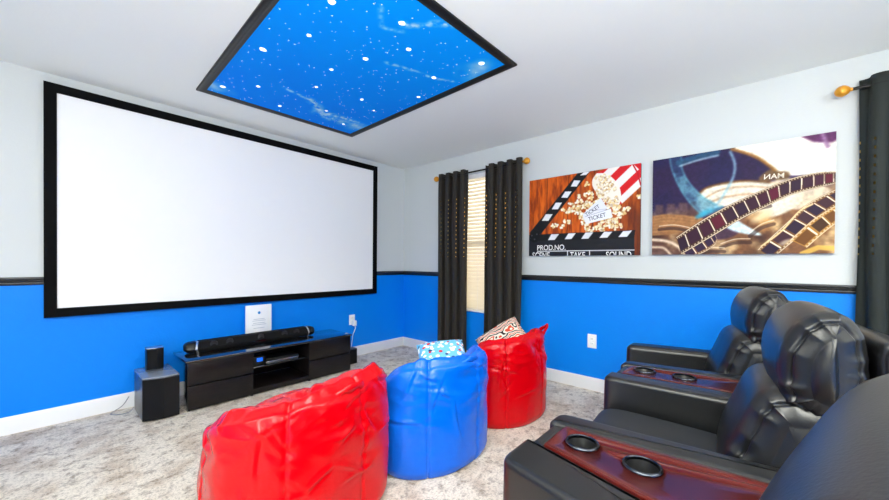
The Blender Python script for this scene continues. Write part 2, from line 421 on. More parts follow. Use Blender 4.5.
# ------------------------------------------------------------------ projection screen
scr = thing('projection_screen', 'huge white projection screen in a wide black frame on the blue and white wall', 'projection screen', (0, YF, 0))
sx0, sx1, sz0, sz1, sf = 0.0, 2.824, .752, 2.370, .062
bm = bmesh.new()
def mitre(bm, x0, x1, z0, z1, w, y0, y1):
    o = [(x0, z0), (x1, z0), (x1, z1), (x0, z1)]; i = [(x0+w, z0+w), (x1-w, z0+w), (x1-w, z1-w), (x0+w, z1-w)]
    V = [[bm.verts.new((p[0], y, p[1])) for p in q] for y, q in ((y1, o), (y0, o), (y0, i), (y1, i))]
    for k in range(4):
        for a, b in ((0, 1), (1, 2), (2, 3), (3, 0)):
            bm.faces.new((V[a][k], V[a][(k+1) % 4], V[b][(k+1) % 4], V[b][k]))
    bmesh.ops.recalc_face_normals(bm, faces=bm.faces[:]); return bm
obj('screen_frame', mitre(bm, sx0, sx1, sz0, sz1, sf, -.040, -.001), M['velvet'], scr, smooth=False)
obj('screen_fabric', bx(sx0+sf-.004, sx1-sf+.004, -.032, -.024, sz0+sf-.004, sz1-sf+.004), M['screen'], scr, smooth=False)

# ------------------------------------------------------------------ star ceiling panel
SPC, SPA = Vector((1.39, 2.1675, 0)), math.radians(-1.9)
px0, px1, py0, py1 = -.667, .667, -.9725, .9725
star = thing('star_ceiling_panel', 'large black framed bright blue starry sky panel on the ceiling', 'ceiling panel', (SPC.x, SPC.y, CZ), SPA)
def sp(x, y):
    q = Matrix.Rotation(-SPA, 3, 'Z') @ (Vector((x, y, 0))*1.0143-SPC); return q.x, q.y
bm = bmesh.new(); fw = .056; dz = .014
prof = [(0, 0), (.0, -.010), (.005, -dz), (.024, -dz-.003), (.040, -dz+.002), (fw, -.008), (fw, 0)]
rings = []
for d, z in prof:
    rings.append([bm.verts.new(p) for p in ((px0+d, py0+d, z), (px1-d, py0+d, z), (px1-d, py1-d, z), (px0+d, py1-d, z))])
for a, b in zip(rings, rings[1:]):
    for k in range(4): bm.faces.new((a[k], a[(k+1) % 4], b[(k+1) % 4], b[k]))
bmesh.ops.recalc_face_normals(bm, faces=bm.faces[:])
obj('panel_frame', bm, M['gunmetal_frame'], star, angle=30)
ix0, ix1, iy0, iy1 = px0+fw-.006, px1-fw+.006, py0+fw-.006, py1-fw+.006
cv = Canvas(280, 420, (0, 134, 250))     # u along +x, v along +y
n1 = cv.noise(3, 4, 3); n2 = cv.noise(9, 13, 5)
g = np.clip((n1-.35)/.35, 0, 1)
cv.put(1-cv.V, (0, 160, 255), .8); cv.put(np.clip(cv.V*1.6-.6, 0, 1), (0, 132, 252), .7); cv.put(g, (0, 152, 255), .3)
def cu(x, y):
    x, y = sp(x, y); return ((x-ix0)/(ix1-ix0), (y-iy0)/(iy1-iy0))
def streak(pts, w, op, seed):
    P = crv([cu(*p) for p in pts], 8); m = cv.line(P, w, 1.6)*np.clip((cv.noise(40, 60, seed, 3)-.32)*3, 0, 1)
    cv.put(m, (190, 226, 250), op)
streak([(1.13, 2.52), (1.166, 2.59), (1.31, 2.623), (1.40, 2.64)], .008, .8, 11)
streak([(1.38, 2.63), (1.454, 2.676), (1.552, 2.765), (1.676, 2.751), (1.894, 2.733)], .018, .95, 12)
streak([(1.55, 2.80), (1.70, 2.83), (1.90, 2.82), (1.99, 2.78)], .028, .7, 13)
streak([(1.264, 1.421), (1.333, 1.364), (1.376, 1.281), (1.47, 1.205)], .011, .9, 14)
streak([(1.10, 1.40), (1.2, 1.52), (1.3, 1.47)], .007, .6, 17)
streak([(1.438, 1.773), (1.622, 1.709), (1.771, 1.672), (1.893, 1.598)], .007, .8, 15)
for (x, y, r, o) in ((1.90, 1.42, .16, .85), (1.86, 1.34, .10, .7), (1.93, 2.82, .14, .7), (.80, 2.96, .12, .8), (.90, 2.99, .10, .5)):
    u, v = cu(x, y); cv.put(cv.ell(u, v, r/(iy1-iy0), r/(iy1-iy0), 0, .9)*np.clip(n2*1.7-.2, 0, 1), (205, 232, 250), o)
paint_grid('printed_panel', cv, (ix0, iy0, -.005), (ix1-ix0, 0, 0), (0, iy1-iy0, 0), M['ceil_print'], star)
def star_mesh(pts):
    bm = bmesh.new()
    for x, y, r, n in pts:
        a0 = random.random()*6
        vs = [bm.verts.new((x+r*(1+.25*random.uniform(-1, 1))*math.cos(a0+2*PI*k/n), y+r*math.sin(a0+2*PI*k/n), -.0062)) for k in range(n)]
        bm.faces.new(vs[::-1])
    return bm
big = [(0.929, 1.562, 1.3), (0.982, 1.888, .9), (0.866, 2.222, 1.25), (1.253, 2.109, .85), (1.026, 2.715, .95), (1.306, 2.401, .8), (1.272, 2.921, .95),
       (0.861, 2.916, 1.1), (1.567, 2.714, .75), (1.822, 2.857, .9), (1.252, 1.418, 1.15), (1.434, 1.561, 1.), (1.327, 1.836, 1.1), (1.835, 1.319, 1.25),
       (1.765, 1.668, 1.), (1.638, 2.316, 1.), (1.821, 2.406, .7), (1.896, 1.949, .9)]
obj('star_light', star_mesh([(*sp(x, y), .0155*s, 7) for x, y, s in big]), M['star'], star, smooth=False)
small = [(random.uniform(ix0+.02, ix1-.02), random.uniform(iy0+.02, iy1-.02), random.choice((.0015, .0018, .0022, .003)), 5) for _ in range(340)]
obj('pinpoint_star', star_mesh(small), M['star'], star, smooth=False)['kind'] = 'stuff'

# ------------------------------------------------------------------ posters on the window wall
def canvas_thing(label, y0, y1, z0, z1, th):
    t = thing('wall_canvas', label, 'poster', (XW, (y0+y1)/2, z0), group='film canvases on the wall')
    h = (y0-y1)/2
    obj('canvas_edge', bx(-th, -.001, -h, h, 0, z1-z0, bev=.003), M['canvas_edge'], t)
    return t, h, z1-z0
P1, h1, H1 = canvas_thing('canvas print of a clapperboard and spilled popcorn on orange planks', 1.752, .731, 1.228, 1.996, .022)
cv = Canvas(300, 226, (208, 90, 14))
gr = cv.noise(3, 40, 21, 3); gr2 = cv.noise(40, 4, 22, 3)
grain = cv.noise(46, 5, 23, 4)
cv.put(np.clip((grain-.45)*4, 0, 1), (120, 40, 6), .75); cv.put(np.clip((.42-grain)*5, 0, 1), (236, 120, 26), .7)
for u in (.19, .40, .63, .86): cv.put(cv.line([(u, 0), (u-.015, 1)], .004), (60, 20, 5), .8)
cv.put(np.clip((cv.U-.78)*4, 0, 1)*np.clip((cv.V-.25)*3, 0, 1), (62, 24, 12), .8)
# popcorn bucket
body = [(.65, .03), (.778, -.01), (1.01, -.01), (1.01, .22), (.851, .43)]
cv.put(cv.poly(body), (214, 20, 30))
for a, b in (((.70, .05), (.80, -.01)), ((.79, .15), (.93, .03)), ((.84, .30), (1.0, .13))):
    pass
for s0, s1 in ((.08, .27), (.46, .66), (.84, 1.0)):
    e0, e1 = np.array((.69, .02)), np.array((.86, .42)); f0, f1 = np.array((.84, -.16)), np.array((1.06, .18))
    q = [e0+(e1-e0)*s0, f0+(f1-f0)*s0, f0+(f1-f0)*s1, e0+(e1-e0)*s1]
    cv.put(cv.poly([tuple(p) for p in q]), (244, 236, 230))
cv.put(cv.line([(.935, -.01), (.975, .10), (1.0, .24)], .007), (196, 14, 24))
rim = crv([(.65, .036), (.742, .068), (.832, .211), (.851, .364), (.817, .446), (.727, .383), (.632, .227), (.612, .119), (.65, .036)], 6)
cv.put(cv.poly(rim), (250, 240, 224))
def kernel(u, v, r):
    for _ in range(5):
        a = random.random()*6.3; d = r*.6
        cv.put(cv.ell(u+d*math.cos(a)/cv.asp, v+d*math.sin(a), r*.75, r*.6, a, .5), (150, 92, 40), .22)
    for _ in range(6):
        a = random.random()*6.3; d = r*random.uniform(.1, .75); c = random.choice(((252, 240, 208), (246, 224, 170), (255, 250, 236), (238, 206, 140)))
        cv.put(cv.ell(u+d*math.cos(a)/cv.asp, v+d*math.sin(a), r*.55, r*.45, a, .45), c)
for k in range(46):
    a = random.random()*6.3; q = math.sqrt(random.random())
    u, v = .73+.085*q*math.cos(a)+.05*q*math.sin(a), .24+.19*q*math.sin(a); kernel(u, v, .024)
clusters = [(.564, .149), (.546, .278), (.476, .348), (.52, .34), (.42, .36), (.352, .427), (.426, .463), (.289, .614), (.34, .63), (.36, .58), (.413, .584), (.25, .615),
            (.645, .67), (.729, .664), (.81, .683), (.853, .662), (.869, .527), (.912, .483), (.808, .482), (.671, .311), (.614, .276), (.508, .486), (.993, .361),
            (.60, .32), (.58, .25), (.45, .40), (.49, .42), (.54, .40), (.57, .36), (.50, .28), (.84, .57), (.80, .60), (.78, .66), (.70, .70), (.62, .71), (.58, .69),
            (.75, .62), (.68, .64), (.83, .46), (.88, .50), (.77, .44), (.65, .36), (.41, .42), (.55, .55), (.39, .47)]
for u, v in clusters: kernel(u, v, .036)
for k in range(46):
    a = random.random()*6.3; q = math.sqrt(random.random()); kernel(.66+.21*q*math.cos(a), .50+.20*q*math.sin(a)*(.8 if math.sin(a) < 0 else 1), .034)
cv.put(cv.poly([(.530, .505), (.686, .325), (.745, .461), (.62, .56), (.552, .60)]), (238, 238, 244))
cv.put(cv.line([(.60, .47), (.735, .465)], .003), (150, 150, 165), .6)
cv.put(cv.poly([(.555, .535), (.772, .465), (.786, .568), (.558, .625)]), (244, 244, 250))
cv.put(cv.line([(.555, .535), (.772, .465)], .003), (150, 150, 165), .8)
# clapperboard
cv.put(cv.poly([(.0, .70), (.494, -.02), (.61, -.02), (.125, .72)]), (22, 22, 26))
for q in ([(.504, .032), (.537, .000), (.59, .003), (.557, .037)], [(.419, .15), (.45, .08), (.508, .094), (.475, .16)], [(.33, .272), (.367, .203), (.428, .211), (.389, .284)],
          [(.237, .407), (.276, .328), (.337, .336), (.298, .414)], [(.136, .544), (.176, .462), (.246, .47), (.204, .55)]):
    cv.put(cv.poly(q), (236, 236, 238))
cv.put(cv.poly([(.0, .72), (.964, .722), (.956, .816), (.0, .83)]), (20, 20, 24))
cv.put(cv.poly([(.0, .80), (.958, .812), (.960, 1.01), (-.01, 1.01)]), (30, 30, 36))
for q in ([(.202, .797), (.235, .725), (.312, .727), (.269, .797)], [(.366, .796), (.403, .725), (.471, .726), (.431, .794)], [(.52, .799), (.559, .724), (.627, .726), (.585, .797)],
          [(.678, .796), (.719, .727), (.787, .729), (.745, .795)], [(.834, .794), (.871, .73), (.939, .727), (.902, .793)]):
    cv.put(cv.poly(q), (238, 238, 240))
cv.put(cv.ell(.06, .742, .075, .085, 0, .1), (14, 14, 17))
for u, v in ((.03, .73), (.06, .78), (.085, .715)): cv.put(cv.ell(u, v, .012, .012), (70, 70, 76))
cv.put(cv.line([(.092, .94), (.957, .942)], .005), (232, 232, 235)); cv.put(cv.line([(.395, .94), (.396, 1.0)], .005), (232, 232, 235)); cv.put(cv.line([(.596, .94), (.597, 1.0)], .005), (232, 232, 235))
X1 = -.0235
paint_grid('printed_face', cv, (X1, h1, H1), (0, -2*h1, 0), (0, 0, -H1), M['print'], P1)
def on1(u, v): return (X1-.001, h1-2*h1*u, H1*(1-v))
XD, ZD = (0, -1, 0), (0, 0, 1)
text_mesh('lettering', 'PROD.NO.', .052, .292, M['white_ink'], P1, on1(.091, .928), XD, ZD)
text_mesh('lettering', 'SCENE', .036, .185, M['white_ink'], P1, on1(.04, .999), XD, ZD, clip_below=.45)
text_mesh('lettering', 'TAKE', .034, .140, M['white_ink'], P1, on1(.42, .999), XD, ZD, clip_below=.45)
text_mesh('lettering', 'SOUND', .034, .204, M['white_ink'], P1, on1(.737, .999), XD, ZD, clip_below=.45)
def rot2(a): return ((0, -math.cos(a), math.sin(a)), (0, math.sin(a), math.cos(a)))
x_, z_ = rot2(math.radians(31)); text_mesh('lettering', 'TICKET', .036, .14, M['dark_ink'], P1, on1(.567, .535), x_, z_)
x_, z_ = rot2(math.radians(12)); text_mesh('lettering', 'TICKET', .038, .155, M['dark_ink'], P1, on1(.586, .593), x_, z_)

P2, h2, H2 = canvas_thing('wider canvas print of curling film strips over a reel, nearest the green curtain', .642, -.366, 1.231, 1.997, .028)
cv = Canvas(380, 288, (40, 24, 66))
nA = cv.noise(4, 3, 31); nB = cv.noise(14, 10, 32); nC = cv.noise(3, 30, 33)
cv.put(np.clip((nA-.4)*3, 0, 1), (26, 24, 72), .7)
# warm lower area
low = np.clip((cv.V-.46+.18*(cv.U-.3))*5, 0, 1); cv.put(low, (124, 80, 46), .95)
cv.put(low*np.clip((nB-.42)*4, 0, 1), (232, 196, 140), .85); cv.put(low*np.clip((.45-nA)*6, 0, 1), (58, 32, 26), .9)
cv.put(np.clip((cv.V-.8)*4, 0, 1)*np.clip((.55-cv.U)*2, 0, 1), (58, 34, 60), .7)
# bright reel and lens disc
cv.put(cv.poly(crv([(.494, -.02), (.55, .06), (.621, .113), (.711, .24), (.75, .30), (.86, .33), (1.02, .30), (1.02, -.02)], 6)), (255, 247, 228))
cv.put(cv.line(crv([(.494, .01), (.621, .113), (.711, .24), (.734, .296)], 8), .012), (150, 98, 40))
cv.put(cv.poly(crv([(.30, .42), (.36, .35), (.545, .326), (.70, .36), (.86, .45), (.80, .62), (.62, .70), (.42, .66), (.30, .54)], 6)), (236, 226, 206))
cv.put(cv.line(crv([(.30, .42), (.36, .345), (.545, .32), (.727, .372), (.80, .41)], 8), .010), (110, 70, 34))
cv.put(cv.line(crv([(.34, .45), (.45, .38), (.60, .38), (.72, .42)], 8), .006), (170, 120, 70), .8)
cv.put(cv.line(crv([(.33, .52), (.45, .46), (.60, .45), (.70, .49)], 8), .010), (188, 140, 92), .7)
cv.put(cv.poly(crv([(.30, .66), (.40, .56), (.52, .56), (.60, .70), (.50, .84), (.36, .86)], 6)), (66, 40, 66), .9)
cv.put(cv.ell(.63, .70, .16, .13, .2, .6), (196, 140, 76), .8); cv.put(cv.ell(.60, .74, .10, .07, .3, .6), (92, 52, 30), .9)
cv.put(cv.poly(crv([(.734, .20), (.80, .16), (.90, .18), (1.0, .28), (1.0, .36), (.86, .33), (.76, .30)], 6)), (255, 248, 230))
cv.put(cv.poly(crv([(.70, .36), (.78, .34), (.90, .40), (.98, .50), (.84, .62), (.74, .55)], 6)), (244, 226, 196), .8)
cv.put(cv.poly(crv([(.64, .31), (.69, .25), (.735, .27), (.79, .29), (.785, .345), (.70, .345), (.65, .36)], 4)), (112, 82, 50), .95)
# tan spool lower left, teal film
cv.put(cv.poly(crv([(-.02, .60), (.10, .58), (.329, .645), (.28, .72), (.183, .78), (-.02, .80)], 6)), (176, 122, 72))
for k in range(6): cv.put(cv.line(crv([(-.02, .62+.03*k), (.12, .60+.035*k), (.30, .66+.025*k)], 6), .004), (110, 66, 40), .7)
for k in range(4): cv.put(cv.poly([(.02+.08*k, .47), (.075+.08*k, .48), (.075+.08*k, .57), (.02+.08*k, .56)]), (92, 66, 72), .9)
cv.put(cv.poly(crv([(.115, .0), (.19, .0), (.20, .14), (.25, .29), (.33, .43), (.42, .53), (.36, .60), (.30, .57), (.23, .44), (.17, .28), (.13, .12)], 6)), (34, 74, 112), .55)
cv.put(np.clip((nB-.45)*5, 0, 1)*cv.poly(crv([(.115, .0), (.19, .0), (.20, .14), (.25, .29), (.33, .43), (.42, .53), (.36, .60), (.30, .57), (.23, .44), (.17, .28), (.13, .12)], 6)), (120, 190, 204), .55)
for q in ([(.115, .0), (.13, .12), (.17, .28), (.23, .44), (.30, .57), (.34, .62)], [(.19, .0), (.20, .14), (.25, .29), (.33, .43), (.42, .54)]):
    cv.put(cv.line(crv(q, 8), .005), (96, 176, 192), .8)
cv.put(cv.ell(.34, .595, .10, .035, -.5, .8), (60, 190, 222), .9)
cv.put(cv.line(crv([(.177, .062), (.30, .03), (.41, .015)], 8), .028), (36, 84, 116), .85); cv.put(cv.line(crv([(.18, .10), (.30, .066), (.42, .05)], 8), .006), (190, 226, 234))
cv.put(cv.line(crv([(.485, .03), (.512, .15), (.504, .277), (.45, .44), (.40, .55)], 8), .009), (140, 190, 208), .8); cv.put(cv.line(crv([(.30, .63), (.36, .60), (.44, .55)], 6), .018), (50, 160, 196), .6)
cv.put(cv.poly(crv([(.42, .66), (.50, .66), (.58, .74), (.66, .83), (.54, .80), (.46, .74)], 5)), (214, 238, 246))
cv.put(cv.poly(crv([(.836, -.01), (.99, -.01), (.992, .085), (.90, .06)], 5)), (96, 44, 92)); cv.put(cv.line([(.94, .0), (.965, .12)], .012), (150, 110, 150))
cv.put(cv.line(crv([(.0, .84), (.10, .86), (.18, .92), (.22, 1.0)], 6), .014), (238, 214, 184)); cv.put(cv.line(crv([(.0, .92), (.08, .93), (.13, 1.0)], 6), .010), (238, 214, 184))
def blur(c, k):
    for _ in range(2):
        p = np.pad(c, ((k, k), (k, k), (0, 0)), 'edge'); q = np.cumsum(p, 0); q = np.concatenate([q[2*k:2*k+1], q[2*k+1:]-q[:-2*k-1]], 0)/(2*k+1)
        q = np.cumsum(q, 1); c = np.concatenate([q[:, 2*k:2*k+1], q[:, 2*k+1:]-q[:, :-2*k-1]], 1)/(2*k+1)
    return c
cv.c = blur(cv.c, 2)
fine = cv.noise(60, 45, 77, 3)[..., None]; cv.c = np.clip(cv.c*(.84+.32*fine), 0, 1)
for k, (a, b_) in enumerate((((.56, .62), (.70, .54)), ((.60, .80), (.72, .70)), ((.44, .90), (.60, .86)), ((.30, .97), (.46, .94)), ((.05, .70), (.25, .73)), ((.35, .78), (.44, .70)))):
    cv.put(cv.line(crv([a, ((a[0]+b_[0])/2, (a[1]+b_[1])/2-.02), b_], 5), .005), (255, 240, 208), .6)
    cv.put(cv.line(crv([(a[0], a[1]+.035), ((a[0]+b_[0])/2, (a[1]+b_[1])/2+.015), (b_[0], b_[1]+.035)], 5), .016), (48, 26, 26), .6)
def film(top, bot, frames, dark, edge, n=12):
    A, B = crv(top, n), crv(bot, n); m = len(A)
    def at(L, t): x = t*(m-1); i = min(int(x), m-2); f = x-i; return np.array(L[i])*(1-f)+np.array(L[i+1])*f
    def strip(t0, t1, s0, s1, k=6):
        return [tuple(at(A, t0+(t1-t0)*i/k)*(1-s0)+at(B, t0+(t1-t0)*i/k)*s0) for i in range(k+1)] + [tuple(at(A, t1-(t1-t0)*i/k)*(1-s1)+at(B, t1-(t1-t0)*i/k)*s1) for i in range(k+1)]
    cv.put(cv.poly(strip(0, 1, 0, 1, 40)), edge)
    cv.put(cv.poly(strip(0, 1, .02, .06, 40)), (246, 226, 190)); cv.put(cv.poly(strip(0, 1, .94, .98, 40)), (246, 226, 190))
    for k in range(frames):
        t0, t1 = (k+.10)/frames, (k+.88)/frames
        cv.put(cv.poly(strip(t0, t1, .20, .80)), dark[k % len(dark)])
        cv.put(cv.poly(strip((k+.91)/frames, (k+.99)/frames, .16, .84, 2)), (250, 232, 206))
    for k in range(frames*4):
        t0, t1 = (k+.25)/(frames*4), (k+.7)/(frames*4)
        for s in ((.08, .14), (.86, .92)): cv.put(cv.poly(strip(t0, t1, *s, k=1)), (240, 218, 180), .8)
film([(.640, .96), (.72, .83), (.80, .70), (.86, .60), (.93, .53), (1.02, .46)], [(.72, 1.04), (.80, .92), (.883, .79), (.94, .70), (1.0, .62), (1.06, .56)], 7, [(40, 20, 48), (62, 30, 42)], (116, 74, 36))
film([(.80, .88), (.90, .72), (.97, .64), (1.04, .57)], [(.88, .95), (.96, .82), (1.02, .74), (1.08, .68)], 4, [(110, 66, 22), (70, 40, 20)], (176, 124, 52))
film([(.20, .93), (.28, .88), (.36, .82), (.40, .79)], [(.24, 1.04), (.33, .99), (.40, .92), (.42, .86)], 4, [(52, 30, 60)], (120, 78, 50))
film([(.165, .82), (.329, .659), (.498, .524), (.654, .426), (.798, .348), (.931, .320), (1.02, .335)], [(.20, 1.0), (.383, .835), (.548, .68), (.685, .575), (.799, .493), (.932, .448), (1.02, .425)], 15,
     [(44, 18, 44), (54, 18, 42), (64, 16, 42), (92, 10, 40), (50, 20, 44)], (72, 42, 30))
cv.put(cv.line(crv([(.66, .93), (.76, .80), (.84, .64), (.90, .585)], 6), .006), (236, 204, 150)); cv.put(cv.line([(.86, 1.0), (.93, .95), (1.0, .96)], .02), (236, 190, 84), .8); cv.put(cv.ell(.66, .66, .12, .05, -.7, .7), (250, 226, 178), .7); cv.put(cv.ell(.78, .90, .07, .03, -.5, .7), (255, 236, 190), .6)
X2 = -.0295
paint_grid('printed_face', cv, (X2, h2, H2), (0, -2*h2, 0), (0, 0, -H2), M['print'], P2)
x_, z_ = rot2(math.radians(-2)); text_mesh('lettering', 'MAN', .034, .10, M['cream_ink'], P2, (X2-.001, h2-2*h2*.668, H2*(1-.33)), x_, z_, mirror=True)

# ------------------------------------------------------------------ curtain rods and curtains
RX, RZ = XW-.08, 2.19
def rod(label, y0, y1, ends, z):
    t = thing('curtain_rod', label, 'curtain rod', (RX, (y0+y1)/2, z), group='curtain rods')
    c = (y0+y1)/2
    obj('rod', tube(bmesh.new(), [(0, y0-c, 0), (0, y1-c, 0)], .0095, 12), M['rod'], t)
    for e in ends:
        s = 1 if e > c else -1
        obj('finial', lathe(bmesh.new(), [(.001, 0), (.011, .002), (.011, .010), (.022, .018), (.031, .032), (.034, .044), (.031, .058), (.022, .070), (.010, .076), (.001, .078)][::1],
            (0, 0, 0), 20, 'Y'), M['gold'], t).matrix_local = Matrix.Translation((0, e-c, 0)) @ Matrix.Scale(s, 4, (0, 1, 0)) if s > 0 else Matrix.Translation((0, e-c, 0)) @ Matrix.Rotation(PI, 4, 'Z')
    for y in (y0+.10, y1-.10):
        b = bmesh.new(); box(b, .0, .079, y-c-.008, y-c+.008, -.008, .006); box(b, .068, .079, y-c-.02, y-c+.02, -.04, .04, bev=.003); obj('wall_bracket', b, M['rod'], t)
rod('black curtain rod with gold ball ends over the white blind', 1.80, 2.955, (1.80, 2.955), RZ)
rod('black curtain rod with oval gold end right of the film strip canvas', -1.85, -.425, (-.425, -1.85), 2.222)
def curtain(label, y0, y1, ztop, folds, amp, m, ph=0., flare=.0):
    t = thing('window_curtain', label, 'curtain', (RX, (y0+y1)/2, 0), group='window curtains')
    c = (y0+y1)/2; NX, NZ = folds*18, 70
    bm = bmesh.new(); uvl = bm.loops.layers.uv.new('cloth'); V = []
    for j in range(NZ+1):
        z = .015+(ztop-.015)*j/NZ; q = j/NZ; row = []
        k = 1.-.25*(1-q)+.12*math.sin(3*q)
        for i in range(NX+1):
            s = i/NX; a = 2*PI*folds*s+ph+.35*math.sin(2.1*z+i*.02)
            y = (y0-c)+(y1-y0)*s+.012*math.sin(a*2)*k+flare*(1-q)*(s-.5)
            x = amp*math.cos(a)*(1. if q < .965 else .95)+.010*noise.noise(Vector((s*5, z*1.4, ph)))
            row.append(bm.verts.new((x, y, z)))
        V.append(row)
    wid = (y1-y0)*2.2
    for j in range(NZ):
        for i in range(NX):
            f = bm.faces.new((V[j][i], V[j][i+1], V[j+1][i+1], V[j+1][i]))
            for l, (a, b) in zip(f.loops, ((i, j), (i+1, j), (i+1, j+1), (i, j+1))):
                l[uvl].uv = (wid*a/NX, .015+(ztop-.015)*b/NZ)
    o = obj('cloth_panel', bm, m, t, angle=180)
    md = o.modifiers.new('cloth_thickness', 'SOLIDIFY'); md.thickness = .003
    # stitched header band across the top
    hb = bmesh.new(); R = []
    for zz in (ztop-.064, ztop-.058):
        R.append([])
        for i in range(NX+1):
            s = i/NX; a = 2*PI*folds*s+ph+.35*math.sin(2.1*zz+i*.02)
            R[-1].append(hb.verts.new((amp*math.cos(a)*.97-.006+.010*noise.noise(Vector((s*5, zz*1.4, ph))), (y0-c)+(y1-y0)*s+.012*math.sin(a*2), zz)))
    for i in range(NX): hb.faces.new((R[0][i], R[0][i+1], R[1][i+1], R[1][i]))
    bmesh.ops.solidify(hb, geom=hb.faces[:], thickness=.002)
    obj('header_stitching', hb, M['rod'], t)
    # grommet rings the rod runs through
    return t
curtain('dark brown curtain left of the blind, nearest the room corner', 2.520, 2.975, 2.232, 4, .036, M['curtain'], .6)
curtain('dark brown curtain right of the blind, behind the far red bean bag', 1.805, 2.262, 2.232, 4, .036, M['curtain'], 1.9)
curtain('dark green curtain at the right edge beside the film strip canvas', -1.02, -.458, 2.275, 4, .038, M['curtain_green'], .2)

# ------------------------------------------------------------------ wall plates
def plate(name, label, cat, loc, rz, w, h, blank=False, grp='wall plates'):
    t = thing(name, label, cat, loc, rz, grp)           # local: faces -y
    obj('cover_plate', bx(-w/2, w/2, -.007, -.0005, -h/2, h/2, bev=.003), M['plate'], t)
    for s in (-1, 1):
        r = obj('socket', bx(-.017, .017, -.0095, -.0068, s*.021-.014, s*.021+.014, bev=.004), M['plate'], t)
        sl = bmesh.new()
        for dx in (-.006, .006): box(sl, dx-.0011, dx+.0011, -.0101, -.0092, s*.021-.003, s*.021+.006)
        obj('socket_slots', sl, M['slot'], r, smooth=False)
plate('wall_outlet', 'white wall outlet on blue wall between red bean bag and recliner', 'outlet', (XW, 1.119, .447), -PI/2, .080, .126)
plate('wall_outlet', 'white wall outlet with a plugged-in adapter right of the media console', 'outlet', (2.480, YF, .45), 0, .080, .122)
t = thing('power_adapter', 'small white plug adapter with dangling white cable at the outlet right of media console', 'adapter', (2.495, YF-.0105, .43))
obj('adapter_body', bx(-.022, .024, -.040, -.0005, -.052, .012, bev=.006), M['plate'], t)
obj('cable', tube(bmesh.new(), spline([(-.0, -.030, -.05), (-.004, -.05, -.075), (-.028, -.06, -.11), (-.05, -.066, -.15), (-.058, -.062, -.22), (-.066, -.05, -.32), (-.10, -.05, -.424)], 6), .0035, 8), M['plate'], t)

# ------------------------------------------------------------------ media console (tv stand)
cx0, cx1, cy0, cy1 = .722, 2.150, 3.215, 3.62
ct = thing('media_console', 'low black media console with glass top under the projection screen', 'media console', ((cx0+cx1)/2, (cy0+cy1)/2, 0))
ox, oy = (cx0+cx1)/2, (cy0+cy1)/2
def cbx(name, x0, x1, y0, y1, z0, z1, m, par=ct, bev=.003): return obj(name, bx(x0-ox, x1-ox, y0-oy, y1-oy, z0, z1, bev=bev), m, par)
d0, d1 = 1.188, 1.690
b = bmesh.new(); L_ = lambda *a: box(b, a[0]-ox, a[1]-ox, a[2]-oy, a[3]-oy, a[4], a[5], bev=.002)
L_(d0-.018, d0, cy0+.006, cy1, 0, .372); L_(d1, d1+.018, cy0+.006, cy1, 0, .372)
SD = cy0+.13
L_(cx0+.018, d0-.018, cy0+.02, SD, .01, .024); L_(d1+.018, cx1-.018, cy0+.02, SD, .01, .024); L_(d0, d1, cy0+.006, cy1, .01, .055)
L_(d0, d1, cy1-.012, cy1-.001, .06, .37); L_(cx0+.018, d0-.018, SD-.012, SD, .03, .37); L_(d1+.018, cx1-.018, SD-.012, SD, .03, .37)
obj('cabinet_body', b, M['wood_dark'], ct)
for x0 in (cx0, cx1-.018): cbx('side_panel', x0, x0+.018, cy0+.02, SD, 0, .372, M['black_glass'], bev=.002)
for x0, x1 in ((cx0, d0-.002), (d1+.002, cx1)):
    cbx('drawer', x0, x1, cy0, cy0+.019, .012, .190, M['wood_dark']); cbx('drawer', x0, x1, cy0, cy0+.019, .200, .372, M['wood_dark'])
cbx('glass_top', cx0-.012, cx1+.008, cy0-.012, cy1+.006, .374, .390, M['black_glass'])
cbx('glass_shelf', d0+.001, d1-.001, cy0+.03, cy1-.02, .226, .234, M['black_glass'])
mp = thing('media_player', 'slim dark media player with silver front edge on the media console shelf', 'media player', (1.475, 3.40, .235))
obj('player_body', bx(-.15, .15, -.10, .10, 0, .034, bev=.003), M['black_plastic'], mp)
obj('front_panel', bx(-.148, .148, -.104, -.1005, .002, .013, bev=.001), M['silver'], mp)
sb = thing('cable_box', 'small black box with blue display on the media console shelf, left of media player', 'cable box', (1.262, 3.34, .235))
obj('box_body', bx(-.05, .05, -.05, .05, 0, .075, bev=.004), M['black_plastic'], sb)
obj('blue_display', bx(-.022, .028, -.0535, -.0505, .030, .064, bev=.001), M['blue_led'], sb)

# soundbar
bar = thing('soundbar', 'long black soundbar with silver trimmed slanted ends on the media console', 'soundbar', (1.318, 3.50, .390))
prof = [(-.050, .012), (-.056, .034), (-.040, .078), (-.028, .090), (.040, .090), (.050, .078), (.050, .004), (-.040, .002)]
def barpiece(x0, x1, sl0=0, sl1=0, sc=1.):
    bm = bmesh.new(); R = []
    for x, sl in ((x0, sl0), (x1, sl1)):
        R.append([bm.verts.new((x+sl*(abs(z-.046)/.046)**1.2, y*sc, .046+(z-.046)*sc)) for y, z in prof])
    n = len(prof)
    for i in range(n): bm.faces.new((R[0][i], R[0][(i+1) % n], R[1][(i+1) % n], R[1][i]))
    bm.faces.new(R[0]); bm.faces.new(R[1][::-1]); bmesh.ops.recalc_face_normals(bm, faces=bm.faces[:]); return bm
obj('grille', barpiece(-.488, .488, .018, .018*-1), M['speaker_cloth'], bar, angle=30)
